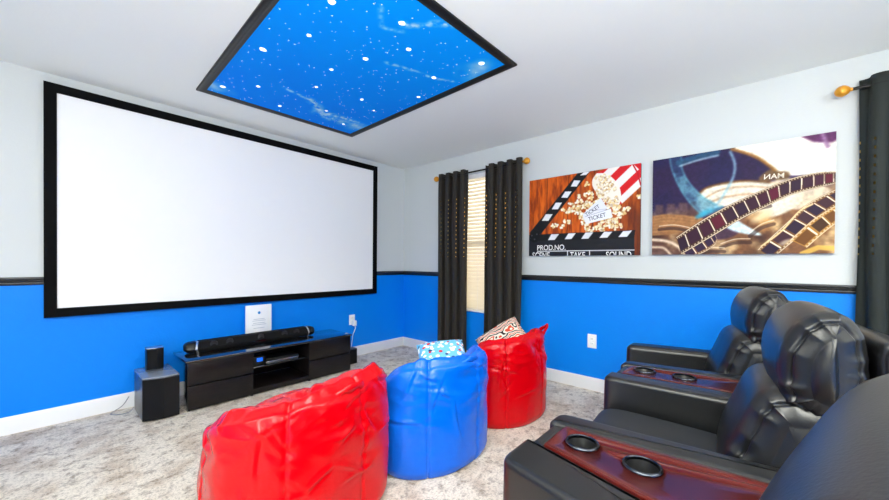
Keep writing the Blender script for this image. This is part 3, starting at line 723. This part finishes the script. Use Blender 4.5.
for s in (-1, 1):
    e = bmesh.new(); R = []
    for x, sc in ((.495, 1.), (.526, .96), (.552, .80), (.566, .5)):
        R.append([e.verts.new((s*(x-.018*(abs(z-.046)/.046)**1.2*(1 if x < .5 else .3)), y*sc, .046+(z-.046)*sc)) for y, z in prof])
    n = len(prof)
    for A_, B_ in zip(R, R[1:]):
        for i in range(n): e.faces.new((A_[i], A_[(i+1) % n], B_[(i+1) % n], B_[i]))
    e.faces.new(R[0]); e.faces.new(R[-1]); bmesh.ops.recalc_face_normals(e, faces=e.faces[:])
    obj('end_cap', e, M['black_plastic'], bar, angle=30)
    obj('silver_trim', barpiece(s*.484, s*.499, -s*.018, -s*.018, 1.05), M['silver'], bar, angle=30)
for x in (-.36, -.24, .02, .24, .36):
    obj('driver', lathe(bmesh.new(), [(.030, 0), (.029, -.004), (.024, -.005), (.010, -.002), (.001, -.001)], (x, -.047, .056), 20, 'Y'), M['driver'], bar)
cen = obj('status_window', bx(-.05, .06, -.058, -.050, .022, .032), M['black_glass'], bar)

# notice board standing behind the soundbar
nt_ = thing('notice_board', 'white notice standing behind the soundbar against the blue wall', 'notice', (1.371, 3.590, .390))
B_ = obj('board', bx(-.118, .116, -.008, .010, 0.0, .342, bev=.002), M['paper'], nt_)
b = bmesh.new()
for z, w in ((.205, .05), (.190, .06), (.168, .055), (.152, .065), (.120, .05)): box(b, -w, w, -.0092, -.0082, z, z+.004)
obj('faint_print', b, M['ink'], nt_, smooth=False)
obj('blue_emblem', lathe(bmesh.new(), [(.001, 0), (.013, 0), (.013, .0012), (.001, .0012)], (0, -.0094, .268), 16, 'Y'), M['ink_blue'], nt_)
# white backing card seen at its left edge
# subwoofer
sw = thing('subwoofer', 'black subwoofer box with slanted front on carpet left of media console', 'subwoofer', (.562, 3.40, 0))
pts = [(-.100, .185), (-.100, -.150), (.015, -.185), (.105, -.180), (.105, .185)]
obj('speaker_box', prism(bmesh.new(), pts, .006, .302, .004, 2), M['grey_plastic'], sw)
fp = bmesh.new(); prism(fp, [(-.101, -.150), (.015, -.187), (.015, -.193), (-.102, -.156)], .010, .300); obj('front_grille', fp, M['speaker_cloth'], sw, smooth=False)
fp = bmesh.new(); prism(fp, [(.015, -.187), (.106, -.182), (.107, -.188), (.015, -.193)], .010, .300); obj('front_panel', fp, M['black_plastic'], sw, smooth=False)
obj('top_panel', prism(bmesh.new(), [(p[0]*1.02, p[1]*1.02) for p in pts], .302, .315, .003, 2), M['sub_top'], sw)
for x, y in ((-.07, -.12), (.07, -.12), (-.07, .14), (.07, .14)): obj('foot', lathe(bmesh.new(), [(.014, 0), (.016, .007)], (x, y, 0), 12), M['cup_black'], sw)
st = thing('satellite_speaker', 'small black upright satellite speaker on top of the subwoofer', 'speaker', (.570, 3.505, .316))
obj('speaker_box', prism(bmesh.new(), [(-.052, .045), (-.052, -.035), (.006, -.050), (.050, -.044), (.050, .045)], 0, .160, .003, 2), M['black_plastic'], st)
fp = bmesh.new(); prism(fp, [(-.050, -.0355), (.005, -.0505), (.005, -.0545), (-.050, -.0395)], .006, .154); obj('grille', fp, M['speaker_cloth'], st, smooth=False)
obj('top_trim', prism(bmesh.new(), [(-.053, .046), (-.053, -.040), (.006, -.055), (.051, -.047), (.051, .046)], .160, .164), M['silver'], st, smooth=False)
lb = thing('satellite_speaker', 'small dark speaker box on carpet at right end of media console', 'speaker', (2.315, 3.455, 0))
obj('speaker_box', bx(-.050, .050, -.052, .052, 0.0, .165, bev=.004), M['black_plastic'], lb)
obj('grille', bx(-.045, .045, -.057, -.0525, .008, .157, bev=.001), M['speaker_cloth'], lb)
obj('top_trim', bx(-.048, .048, -.050, .050, .1655, .171, bev=.001), M['grey_plastic'], lb)
# cables by the subwoofer
c = obj('speaker_cable', tube(bmesh.new(), spline([(.455, 3.55, .03), (.42, 3.52, .012), (.37, 3.54, .006), (.33, 3.60, .006), (.40, 3.655, .03), (.44, 3.66, .09)], 8), .003, 8), M['wire_grey'])
tag(c, 'thin grey cable looping on carpet left of the subwoofer', 'cable', 'speaker cables')
c = obj('speaker_cable', tube(bmesh.new(), spline([(.660, 3.64, .25), (.672, 3.60, .16), (.685, 3.52, .06), (.692, 3.44, .008), (.690, 3.36, .006), (.700, 3.34, .006)], 8), .004, 8), M['cup_black'])
tag(c, 'black cable hanging between the subwoofer and media console', 'cable', 'speaker cables')
pb = thing('power_brick', 'small black power brick on carpet between subwoofer and media console', 'power brick', (.692, 3.52, 0.0))
pb.location = (.693, 3.585, 0)
obj('brick', bx(-.022, .022, -.045, .045, 0, .032, bev=.005), M['cup_black'], pb)

# ------------------------------------------------------------------ bean bags
def bean_bag(label, loc, rz, m, W, D, hb, hf, seed, dish=.42, handle_a=-PI/2, tilt=0., puff=.05, hout=0.):
    t = thing('bean_bag', label, 'bean bag', loc, rz, 'bean bag chairs')
    NT, NV, NC = 360, 80, 44
    bm = bmesh.new(); rows = []
    def R(th):
        c, s = abs(math.cos(th)), abs(math.sin(th)); e = 2.5
        return 1/((c/(W/2))**e+(s/(D/2))**e)**(1/e)
    def hgt(th):
        b = (1-math.sin(th))/2                       # 1 at the back (-y)
        return hf+(hb-hf)*smooth(b*1.25-.05)+tilt*math.cos(th)
    ns = lambda x, y, z: noise.noise(Vector((x, y, z+seed*7.3)))
    rc = random.Random(seed*13+5); CR = []
    for q in range(40):
        th = rc.uniform(0, 2*PI); zz = hb*(1-.62*rc.random()**1.6)
        if q % 2 == 0: th = rc.choice([-PI/2+.42+k*PI/3 for k in range(6)])+rc.uniform(-.22, .22)
        CR.append((th, zz, rc.uniform(-.7, .7)+(PI/2 if rc.random() < .6 else 0), rc.uniform(.035, .12), rc.uniform(.003, .009)))
    def crease(th, z):
        t_ = 0.
        for tc, zc_, an, ln, am in CR:
            du = ((th-tc+PI) % (2*PI)-PI)*.33; dv = z-zc_
            if abs(du) > .2 or abs(dv) > .2: continue
            c, n_ = math.cos(an), math.sin(an); a = du*c+dv*n_; d = -du*n_+dv*c+.07*a*a/ln
            wd = math.exp(-(a/ln)**4)
            if wd > .01: t_ += am*wd*(math.exp(-((d-.014)/.012)**2)-.9*math.exp(-(d/.007)**2))
        return t_
    seams = [-PI/2+.42+k*PI/3 for k in range(6)]
    def seamd(th): return min(abs((th-s+PI) % (2*PI)-PI) for s in seams)
    def point(th, f, z, amp, q):
        r = R(th)*f; x, y = r*math.cos(th), r*math.sin(th)
        d = seamd(th)*R(th)
        g = -.010*math.exp(-(d/.007)**2)+.012*(1-math.exp(-(d/.12)**2))         # seam valley, panel belly
        pucker = .0022*math.exp(-(d/.035)**2)*math.sin(z*95+3*ns(x*5, y*5, z*8))*(.4+q)
        big = .016*ns(x*3.2, y*3.2, z*3.0)+.007*ns(x*5, y*5, z*11)*(.4+q)
        fold = .016*max(0, ns(x*4+5, y*4, z*7))*smooth((q-.3)*2)*math.sin(th*9+z*30)+.012*(.3-abs(ns(x*6+2, y*6, z*13)))*smooth((q-.4)*2.2)
        k = r+g+pucker+(big+fold)*amp+crease(th, z)
        return k*math.cos(th), k*math.sin(th)
    for j in range(NV+1):
        v = j/NV; row = []
        for i in range(NT):
            th = 2*PI*i/NT; h = hgt(th)
            a = min(v/.09, 1.); z = h*(v**.97)
            f = .94+.06*math.sin(a*PI/2)
            f *= 1+.030*math.sin(PI*min(v*1.05, 1))-.04*v
            if v > .93: f -= .030*((v-.93)/.07)**2
            x, y = point(th, f, z, min(v*3, 1), v)
            sag = .012*ns(x*4, y*4, 3)*v-.010*v*math.exp(-(seamd(th)*R(th)/.03)**2)
            row.append(bm.verts.new((x, y, max(.003, z+sag))))
        rows.append(row)
    zc = hf+.02
    last = rows[-1]
    for j in range(1, NC):
        s = 1-j/NC; row = []
        for i in range(NT):
            th = 2*PI*i/NT; h = hgt(th); e = last[i].co
            w = smooth((s-.40)/.55); back = (1-math.sin(th))/2
            x, y = e.x*s, e.y*s
            z = zc*(1-w)+e.z*w
            lip = -.010*math.exp(-((1-s)/.03)**2)*(j > 1)                     # piped seam where the top panel is sewn on
            dome = puff*smooth((1-s)/.16)*smooth((s-.35)/.45)*(.35+.65*back)
            d = seamd(th)*R(th)*s
            cr = (.020*ns(x*6, y*6, 9)+.013*ns(x*13, y*9, 5)+.016*abs(ns(x*15+3, y*8, 2)))*min(1, s*1.6)*smooth((1-s)*9)
            z += lip+dome-.006*math.exp(-(d/.010)**2)+cr
            row.append(bm.verts.new((x, y, z)))
        rows.append(row)
    for A_, B_ in zip(rows, rows[1:]):
        for i in range(NT): bm.faces.new((A_[i], A_[(i+1) % NT], B_[(i+1) % NT], B_[i]))
    c = bm.verts.new((0, 0, zc)); 
    for i in range(NT): bm.faces.new((rows[-1][i], rows[-1][(i+1) % NT], c))
    bm.faces.new(rows[0][::-1])
    obj('bag_body', bm, m, t, angle=180)
    # carry handle: flat crumpled strap sewn along the back rim
    th0 = handle_a; hp = []
    for k in range(13):
        q = k/12; th = th0+(q-.5)*.62; r = R(th)*(.90+(.06+hout)*math.sin(PI*q)); z = hgt(th)-.035+(.050+hout*.3)*math.sin(PI*q)+.006*math.sin(9*q)
        hp.append((r*math.cos(th), r*math.sin(th), z))
    hbm = bmesh.new(); rr = []
    for k, p in enumerate(hp):
        q = k/12; n_ = Vector((math.cos(th0), math.sin(th0), 0)); w = .017+.006*math.sin(17*q)
        rr.append([hbm.verts.new(Vector(p)+n_*.006*sx+Vector((0, 0, 1))*w*sz) for sx, sz in ((1.6, 0), (1, .8), (0, 1), (-1, .8), (-1.4, 0), (-1, -.8), (0, -1), (1, -.8))])
    for A_, B_ in zip(rr, rr[1:]):
        for i in range(8): hbm.faces.new((A_[i], A_[(i+1) % 8], B_[(i+1) % 8], B_[i]))
    hbm.faces.new(rr[0]); hbm.faces.new(rr[-1]); bmesh.ops.recalc_face_normals(hbm, faces=hbm.faces[:])
    obj('carry_handle', hbm, m, t, angle=180)
    return t
bean_bag('nearest and widest red bean bag, in front of the media console', (.80, 1.59, 0), 0, M['red_vinyl'], .785, .62, .60, .44, 1, handle_a=-PI/2+.25, tilt=.03)
bean_bag('blue bean bag between the two red bean bags', (1.58, 1.52, 0), math.radians(-10), M['blue_vinyl'], .70, .62, .59, .35, 2, handle_a=-PI/2+.3, tilt=.02)
bean_bag('far red bean bag below the dark brown curtains, behind the blue one', (2.36, 1.49, 0), math.radians(-14), M['red_vinyl'], .66, .60, .61, .36, 3, handle_a=-.55, tilt=.02, hout=.11)

def pillow(name, label, loc, rot, w, d, th, m, seed):
    t = thing(name, label, 'pillow', loc, 0, 'throw pillows'); t.rotation_euler = rot
    bm = bmesh.new(); N_ = 28; top = {}; bot = {}
    for i in range(N_+1):
        for j in range(N_+1):
            u, v = 2*i/N_-1, 2*j/N_-1
            p = max(0, (1-u**4)*(1-v**4))**.55
            k = 1-.06*(1-abs(u))*(abs(v) > .99)-.05*(v*v)*(1-u*u); k2 = 1-.05*(u*u)*(1-v*v)
            x, y = u*w/2*k2*1., v*d/2*k
            x = u*w/2*(1-.06*(1-v*v)*abs(u)); y = v*d/2*(1-.06*(1-u*u)*abs(v))
            n_ = .006*noise.noise(Vector((u*3, v*3, seed)))
            top[i, j] = bm.verts.new((x, y, th/2*p+n_*p))
            bot[i, j] = top[i, j] if p == 0 else bm.verts.new((x, y, -th/2*p))
    for i in range(N_):
        for j in range(N_):
            bm.faces.new((top[i, j], top[i+1, j], top[i+1, j+1], top[i, j+1]))
            bm.faces.new((bot[i, j+1], bot[i+1, j+1], bot[i+1, j], bot[i, j]))
    bmesh.ops.recalc_face_normals(bm, faces=bm.faces[:])
    obj('pillow_cover', bm, m, t, angle=180)
    e = bmesh.new(); pr = [(u, -1) for u in np.linspace(-1, 1, 12)]+[(1, v) for v in np.linspace(-1, 1, 12)][1:]+[(u, 1) for u in np.linspace(1, -1, 12)][1:]+[(-1, v) for v in np.linspace(1, -1, 12)][1:]
    tube(e, [(u*w/2*(1-.06*(1-v*v)*abs(u)), v*d/2*(1-.06*(1-u*u)*abs(v)), 0) for u, v in pr], .004, 6)
    obj('piping', e, m, t)
    return t
pillow('throw_pillow', 'pale blue pillow with white and red print on the blue bean bag', (1.80, 1.60, .515), (math.radians(20), math.radians(-6), math.radians(-42)), .33, .33, .11, M['pillow_blue'], 1)
pillow('throw_pillow', 'cream pillow with dark scroll print on the far red bean bag', (2.42, 1.51, .535), (math.radians(26), math.radians(-32), math.radians(-50)), .38, .36, .12, M['pillow_cream'], 2)

# ------------------------------------------------------------------ recliners
def cushion(prof, hw, er, ruche=.006, seed=0, belly=.012, bulge=.008, seam=46, pitch=105, nang=20):
    """closed (y,z) profile swept along x; pillow-rounded ends with a ruched seam and a puffed side panel"""
    P = spline([Vector((0, p[0], p[1])) for p in prof], 12, closed=True); n = len(P)
    area = sum(P[i].y*P[(i+1) % n].z-P[(i+1) % n].y*P[i].z for i in range(n)); sg0 = 1 if area > 0 else -1
    nrm = []
    for i in range(n):
        tg = (P[(i+1) % n]-P[i-1]).normalized(); nrm.append(Vector((0, tg.z, -tg.y))*sg0)
    L = [0.]
    for i in range(n): L.append(L[-1]+(P[(i+1) % n]-P[i]).length)
    base = [P[i]-nrm[i]*er for i in range(n)]; c = sum(base, Vector())/n; a_s = math.radians(seam)
    def disp(i, ds, sg):
        s = L[i]; ph = 3.2*noise.noise(Vector((s*6, seed+sg, 0)))
        wv = .55-abs(math.sin(s*pitch/2+ph))**.7*1.1
        g = -.009*math.exp(-(ds/.0045)**2)*min(1, ruche*200)
        return g+ruche*wv*math.exp(-(ds/(.034 if ds < 0 else .026))**2)*(.45+1.2*abs(noise.noise(Vector((s*6, seed+3*sg, 0)))))
    bm = bmesh.new(); rings = []
    flat = hw-er
    cols = [(-1, math.pi/2*k/nang) for k in range(nang, 0, -1)]+[(0, flat*(2*k/18-1)) for k in range(19)]+[(1, math.pi/2*k/nang) for k in range(1, nang+1)]
    for sg, q in cols:
        ring = []
        for i in range(n):
            if sg == 0: x, a, d = q, 0., 0.
            else: x, a, d = sg*(flat+er*math.sin(q)), q, disp(i, er*(q-a_s), sg)
            r = belly*(1-(x/hw)**2)+.005*noise.noise(Vector((x*6, L[i]*5, seed)))*math.cos(a)
            dirn = nrm[i]*math.cos(a)+Vector((sg*math.sin(a), 0, 0))
            p = base[i]+nrm[i]*(er*math.cos(a)+r)+dirn*d
            ring.append(bm.verts.new((x+dirn.x*d, p.y, p.z)))
        rings.append(ring)
    for A_, B_ in zip(rings, rings[1:]):
        for i in range(n): bm.faces.new((A_[i], A_[(i+1) % n], B_[(i+1) % n], B_[i]))
    d0 = er*(math.pi/2-a_s)
    for ring, sg in ((rings[0], -1), (rings[-1], 1)):
        prev = ring
        for q in (.95, .89, .82, .74, .65, .55, .44, .32, .2, .1):
            cur = []
            for i in range(n):
                p = c+(base[i]-c)*q; ds = d0+(base[i]-c).length*(1-q)
                x = sg*(hw+bulge*(1-q**2.5)+disp(i, ds, sg)*min(1, q*1.3)+.0035*min(1, bulge*50)*noise.noise(Vector((p.y*10, p.z*16, seed)))*(1-q)*1.5)
                cur.append(bm.verts.new((x, p.y, p.z)))
            for i in range(n): bm.faces.new((prev[i], prev[(i+1) % n], cur[(i+1) % n], cur[i]))
            prev = cur
        cc = bm.verts.new(Vector((sg*(hw+bulge), c.y, c.z)))
        for i in range(n): bm.faces.new((prev[i], prev[(i+1) % n], cc))
    bmesh.ops.recalc_face_normals(bm, faces=bm.faces[:])
    return bm
HEAD = [(-.075, .758), (-.042, .790), (-.030, .865), (-.038, .930), (-.064, .990), (-.105, 1.028), (-.155, 1.036), (-.205, 1.020), (-.238, .970), (-.248, .890), (-.245, .810), (-.215, .762), (-.140, .742)]
LUMB = [(-.055, .790), (-.008, .776), (.022, .735), (.050, .655), (.080, .570), (.090, .500), (.070, .445), (-.080, .425), (-.210, .450), (-.250, .600), (-.245, .740), (-.150, .795)]
SHELL = [(-.212, .930), (-.228, .962), (-.275, .955), (-.335, .905), (-.370, .800), (-.375, .560), (-.360, .300), (-.330, .14), (-.270, .12), (-.245, .30), (-.238, .60), (-.218, .84)]
SEAT = [(.02, .455), (.20, .470), (.40, .476), (.510, .462), (.552, .415), (.545, .35), (.50, .315), (.20, .31), (.00, .32), (-.06, .36), (-.06, .43)]
FOOT = [(.520, .310), (.552, .305), (.566, .26), (.568, .16), (.556, .085), (.530, .075), (.500, .10), (.490, .20), (.495, .29)]
HW = .247
def recliner(label, loc, rz):
    t = thing('recliner', label, 'recliner', loc, rz, 'theatre recliners')
    obj('headrest', cushion([(y if y > -.1 else -.1+(y+.1)*.66, z-.016) for y, z in HEAD], HW*1.0, .058, seed=1, belly=.012, ruche=.012, bulge=.020, nang=46), M['leather'], t, angle=180)
    obj('back_cushion', cushion(LUMB, HW*.975, .080, seed=5, belly=.014, ruche=.012, bulge=.012, nang=46), M['leather'], t, angle=180)
    sh = obj('back_shell', cushion(SHELL, HW*.96, .028, seed=8, belly=.002, ruche=.001, bulge=.004), M['leather'], t, angle=180)
    obj('seat_cushion', cushion(SEAT, HW*.965, .035, seed=11, belly=.010, ruche=.001, bulge=.003), M['leather_seat'], t, angle=180)
    obj('footrest', cushion(FOOT, HW*.95, .020, seed=13, belly=.004, ruche=.0008, bulge=.003), M['leather'], t, angle=180)
    fr = bmesh.new(); box(fr, -HW*.95, HW*.95, -.25, .49, .05, .30, bev=.01)
    obj('seat_frame', fr, M['leather'], t)
    for x in (-.22, .22):
        for y in (-.2, .43): obj('foot', lathe(bmesh.new(), [(.018, 0), (.022, .01), (.024, .05)], (x, y, 0), 12), M['cup_black'], t)
    return t
def arm_bm(pts, z0, z1, r=.040, dome=.012):
    """arm block with a softly padded top: rounded footprint prism"""
    bm = bmesh.new()
    prism(bm, pts, z0, z1, r, 5, top_only=True)
    return bm
def rounded(pts, rs, n=5):
    """round the corners of a footprint"""
    out = []; m = len(pts)
    for i in range(m):
        p = Vector((*pts[i], 0)); a = Vector((*pts[i-1], 0)); b = Vector((*pts[(i+1) % m], 0)); r = rs[i]
        if r == 0: out.append((p.x, p.y)); continue
        p0 = p+(a-p).normalized()*r; p1 = p+(b-p).normalized()*r
        for k in range(n+1):
            t_ = k/n; q = p0*(1-t_)**2+p*2*t_*(1-t_)+p1*t_*t_; out.append((q.x, q.y))
    return out
def padded(pts, z0, z1, r):
    """shrinking stack of footprints: domed pad edge without bevel artefacts"""
    bm = bmesh.new(); c = Vector((sum(p[0] for p in pts)/len(pts), sum(p[1] for p in pts)/len(pts))); n = len(pts)
    P = [Vector(p) for p in pts]; area = sum(P[i].x*P[(i+1) % n].y-P[(i+1) % n].x*P[i].y for i in range(n)); sg = 1 if area > 0 else -1
    N_ = []
    for i in range(n):
        a = (P[i]-P[i-1]); b = (P[(i+1) % n]-P[i]); a = a.normalized() if a.length > 1e-6 else b.normalized(); b = b.normalized() if b.length > 1e-6 else a
        tg = (a+b).normalized(); q = Vector((tg.y, -tg.x))*sg; k = max(.35, q.dot(Vector((a.y, -a.x))*sg)); N_.append(q/k)
    levels = [(z0, .012), (z0+.012, 0), (z0+(z1-r-z0)*.5, -.004)]
    for k in range(0, 9):
        a = PI/2*k/8; levels.append((z1-r+r*math.sin(a), r*(1-math.cos(a))))
    rings = [[bm.verts.new((P[i].x-N_[i].x*o, P[i].y-N_[i].y*o, z)) for i in range(n)] for z, o in levels]
    for A_, B_ in zip(rings, rings[1:]):
        for i in range(n): bm.faces.new((A_[i], A_[(i+1) % n], B_[(i+1) % n], B_[i]))
    bm.faces.new(rings[0]); bm.faces.new(rings[-1]); bmesh.ops.recalc_face_normals(bm, faces=bm.faces[:])
    return bm
def line_x(x0, y0, k): return lambda y: x0+k*(y-y0)
YBK = -.30
def console(label, loc, near_o, near_i, far_i, far_o, yf, ytray, cups, top=.600):
    """wedge console between two recliners; x of its four lines as functions of y (world), top-level thing"""
    t = thing('recliner_console', label, 'console', loc, 0, 'wedge consoles between recliners')
    X0, Y0 = loc[0], loc[1]; lp = lambda f, y: (f(y)-X0, y-Y0)
    for o, i_, sgn in ((near_o, near_i, 1), (far_i, far_o, 1)):
        pts = [lp(o, YBK), lp(i_, YBK), lp(i_, yf), lp(o, yf)]
        if o is near_o: rs = [.02, .005, .022, .045]
        else: rs = [.005, .02, .045, .022]
        a = obj('padded_arm', padded(rounded(pts, rs, 6), .035, top, .022), M['leather'], t, angle=50)
        # twin stitch lines along the top and the front edge
        e_out, e_in = (o, i_) if o is near_o else (i_, o); s = 1 if e_in(0) > e_out(0) else -1
        for dd in (.026, .033):
            obj('stitch_line', tube(bmesh.new(), [(e_out(y)+s*dd-X0, y-Y0, top-.0005-(.0035 if dd < .03 else .001)) for y in np.linspace(yf-.06, YBK+.05, 10)], .0012, 6), M['thread'], a)
        obj('piping', tube(bmesh.new(), [(e_in(y)-s*.008-X0, y-Y0, top-.0065) for y in np.linspace(yf-.03, YBK+.03, 10)], .0035, 8), M['leather'], a)
    # wedge core under the tray, leather faced front
    core = [lp(near_i, YBK), lp(far_i, YBK), lp(far_i, yf-.035), lp(near_i, yf-.035)]
    core = [(core[0][0]+.002, core[0][1]), (core[1][0]-.002, core[1][1]), (core[2][0]-.002, core[2][1]), (core[3][0]+.002, core[3][1])]
    obj('console_core', prism(bmesh.new(), core, .04, .485, .01, 3), M['leather'], t)
    fr = [lp(near_i, ytray+.002), lp(far_i, ytray+.002), lp(far_i, yf-.022), lp(near_i, yf-.022)]
    fr = [(fr[0][0]+.002, fr[0][1]), (fr[1][0]-.002, fr[1][1]), (fr[2][0]-.002, fr[2][1]), (fr[3][0]+.002, fr[3][1])]
    obj('front_pad', padded(fr, .4865, top-.006, .014), M['leather'], t, angle=50)
    g = .004
    tp = [(lp(near_i, YBK+.02)[0]+g, YBK+.02-Y0), (lp(far_i, YBK+.02)[0]-g, YBK+.02-Y0), (lp(far_i, ytray)[0]-g, ytray-Y0), (lp(near_i, ytray)[0]+g, ytray-Y0)]
    tr = obj('wooden_tray', prism(bmesh.new(), tp, .490, top-.002, .003, 2), M['mahogany'], t, angle=30)
    cb = bmesh.new()
    for cx, cy in cups: lathe(cb, [(.0445, .44), (.0445, .70)], (cx-X0, cy-Y0, 0), 40)
    cut = obj('cutter', cb, M['mahogany']); cut.parent = t
    md = tr.modifiers.new('holes', 'BOOLEAN'); md.operation = 'DIFFERENCE'; md.object = cut; md.solver = 'EXACT'
    bpy.context.view_layer.update()
    me = bpy.data.meshes.new_from_object(tr.evaluated_get(bpy.context.evaluated_depsgraph_get()))
    tr.modifiers.clear(); tr.data = me; bpy.data.objects.remove(cut)
    for cx, cy in cups:
        ch = obj('cup_holder', lathe(bmesh.new(), [(.001, .498), (.038, .498), (.0405, .503), (.0425, top-.004), (.0440, top-.002), (.0440, .494), (.001, .494)], (cx-X0, cy-Y0, 0), 40), M['cup_black'], t)
        obj('rim', lathe(bmesh.new(), [(.0410, top-.004), (.0415, top+.0035), (.0440, top+.0055), (.0485, top+.0042), (.0510, top+.0005), (.0510, top-.0015), (.0430, top-.003), (.0410, top-.004)], (cx-X0, cy-Y0, 0), 40, cap=False), M['chrome'], ch)
    return t
recliner('middle black leather recliner, between the two cupholder consoles', (1.598, -.005, 0), math.radians(4.5))
far_seat = recliner('far black leather recliner, nearest the film strip canvas and blue wall', (2.578, .105, 0), math.radians(11.5))
near_seat = recliner('nearest black leather recliner, its curved headrest filling the lower right corner', (.480, .014, 0), math.radians(-12))
for ch in near_seat.children:                      # headrest and back of this seat are raised a little
    if ch.name.split('.')[0] in ('headrest', 'back_cushion', 'back_shell'): ch.location.z = .016
    if ch.name.startswith('back_cushion'): ch.location.y = -.035
console('near wedge console with dark red wooden tray and two cupholders', (1.09, .12, 0), line_x(.864, .545, .215), line_x(1.013, .48, .255), line_x(1.187, .478, -.075), line_x(1.287, .5, -.10), .548, .485, [(1.101, .398), (1.087, .229)])
console('far wedge console with glossy cupholder tray between far and middle recliners', (2.03, .12, 0), line_x(1.826, .55, -.055), line_x(1.952, .508, -.07), line_x(2.128, .54, -.205), line_x(2.232, .54, -.20), .565, .512, [(2.073, .432), (2.086, .260)])
# outer arms
def outer_arm(own, loc, o, i_, yf):
    t = bpy.data.objects.new('armrest', None); COL.objects.link(t); X0, Y0 = loc[0], loc[1]
    own.matrix_basis = Matrix.Translation(own.location) @ Matrix.Rotation(own.rotation_euler.z, 4, 'Z')
    t.parent = own; t.matrix_basis = own.matrix_basis.inverted() @ Matrix.Translation(loc)
    pts = [(o(YBK+.1)-X0, YBK+.1-Y0), (i_(YBK+.1)-X0, YBK+.1-Y0), (i_(yf)-X0, yf-Y0), (o(yf)-X0, yf-Y0)]
    a = obj('padded_arm', padded(rounded(pts, [.02, .02, .045, .045], 6), .035, .600, .034), M['leather'], t, angle=50)
    for f, s in ((o, 1 if i_(0) > o(0) else -1), (i_, 1 if o(0) > i_(0) else -1)):
        obj('piping', tube(bmesh.new(), [(f(y)+s*.014-X0, y-Y0, .5885) for y in np.linspace(yf-.05, YBK+.14, 10)], .004, 8), M['leather'], t)
    return t
outer_arm(far_seat, (2.80, .2, 0), line_x(2.640, .655, -.235), line_x(2.790, .655, -.235), .668)
outer_arm(near_seat, (.20, .2, 0), line_x(.19, .545, .20), line_x(.335, .545, .20), .548)

# ------------------------------------------------------------------ light
w = bpy.data.worlds.new('daylight'); SC.world = w; w.use_nodes = True
bg = w.node_tree.nodes['Background']; bg.inputs[0].default_value = (1, .93, .80, 1); bg.inputs[1].default_value = 3.6
def lamp(name, loc, size, power, rot=(0, 0, 0), col=(1, .985, .965)):
    l = bpy.data.lights.new(name, 'AREA'); l.shape = 'RECTANGLE'; l.size, l.size_y = size; l.energy = power; l.color = col
    o = bpy.data.objects.new(name, l); COL.objects.link(o); o.location = loc; o.rotation_euler = rot; return o
WARM = (1, .985, .905)
lamp('ceiling_fill', (.15, .45, 2.425), (.7, .7), 34, col=WARM)  # this and the next three: overhead fill added out of view, no fixtures
lamp('ceiling_fill', (-.7, 1.2, 2.425), (.7, .7), 24, col=WARM)
lamp('ceiling_fill', (-.6, -.9, 2.425), (.9, .9), 58, col=WARM)
lamp('ceiling_fill', (1.5, -1.5, 2.425), (.9, .9), 52, col=WARM)
lamp('upward_fill', (-.5, -.7, 1.3), (.6, .6), 240, rot=(PI, 0, 0), col=WARM)  # unseen fill added to brighten the room by bounce off the ceiling

# ------------------------------------------------------------------ camera
f, yaw, pitch, roll, sy, cz = 353.6945, .7229, -.0083, .0079, 15.444, 1.1542
fw_ = Vector((math.cos(yaw)*math.cos(pitch), math.sin(yaw)*math.cos(pitch), math.sin(pitch)))
r_ = Vector((math.sin(yaw), -math.cos(yaw), 0)); u_ = r_.cross(fw_)
r2 = r_*math.cos(roll)+u_*math.sin(roll); u2 = u_*math.cos(roll)-r_*math.sin(roll)
cd = bpy.data.cameras.new('camera'); cam = bpy.data.objects.new('camera', cd); COL.objects.link(cam)
cd.sensor_fit = 'HORIZONTAL'; cd.sensor_width = 36; cd.lens = f*36/889; cd.shift_y = sy/889; cd.clip_start = .02
mw = Matrix((r2, u2, -fw_)).transposed().to_4x4(); mw.translation = (0, 0, cz); cam.matrix_world = mw
SC.camera = cam
SC.view_settings.view_transform = 'Standard'; SC.view_settings.look = 'None'; SC.view_settings.gamma = 1
SC.view_settings.exposure = -.38; SC.view_settings.use_curve_mapping = False
SC.cycles.use_denoising = True; SC.cycles.max_bounces = 10; SC.cycles.diffuse_bounces = 7
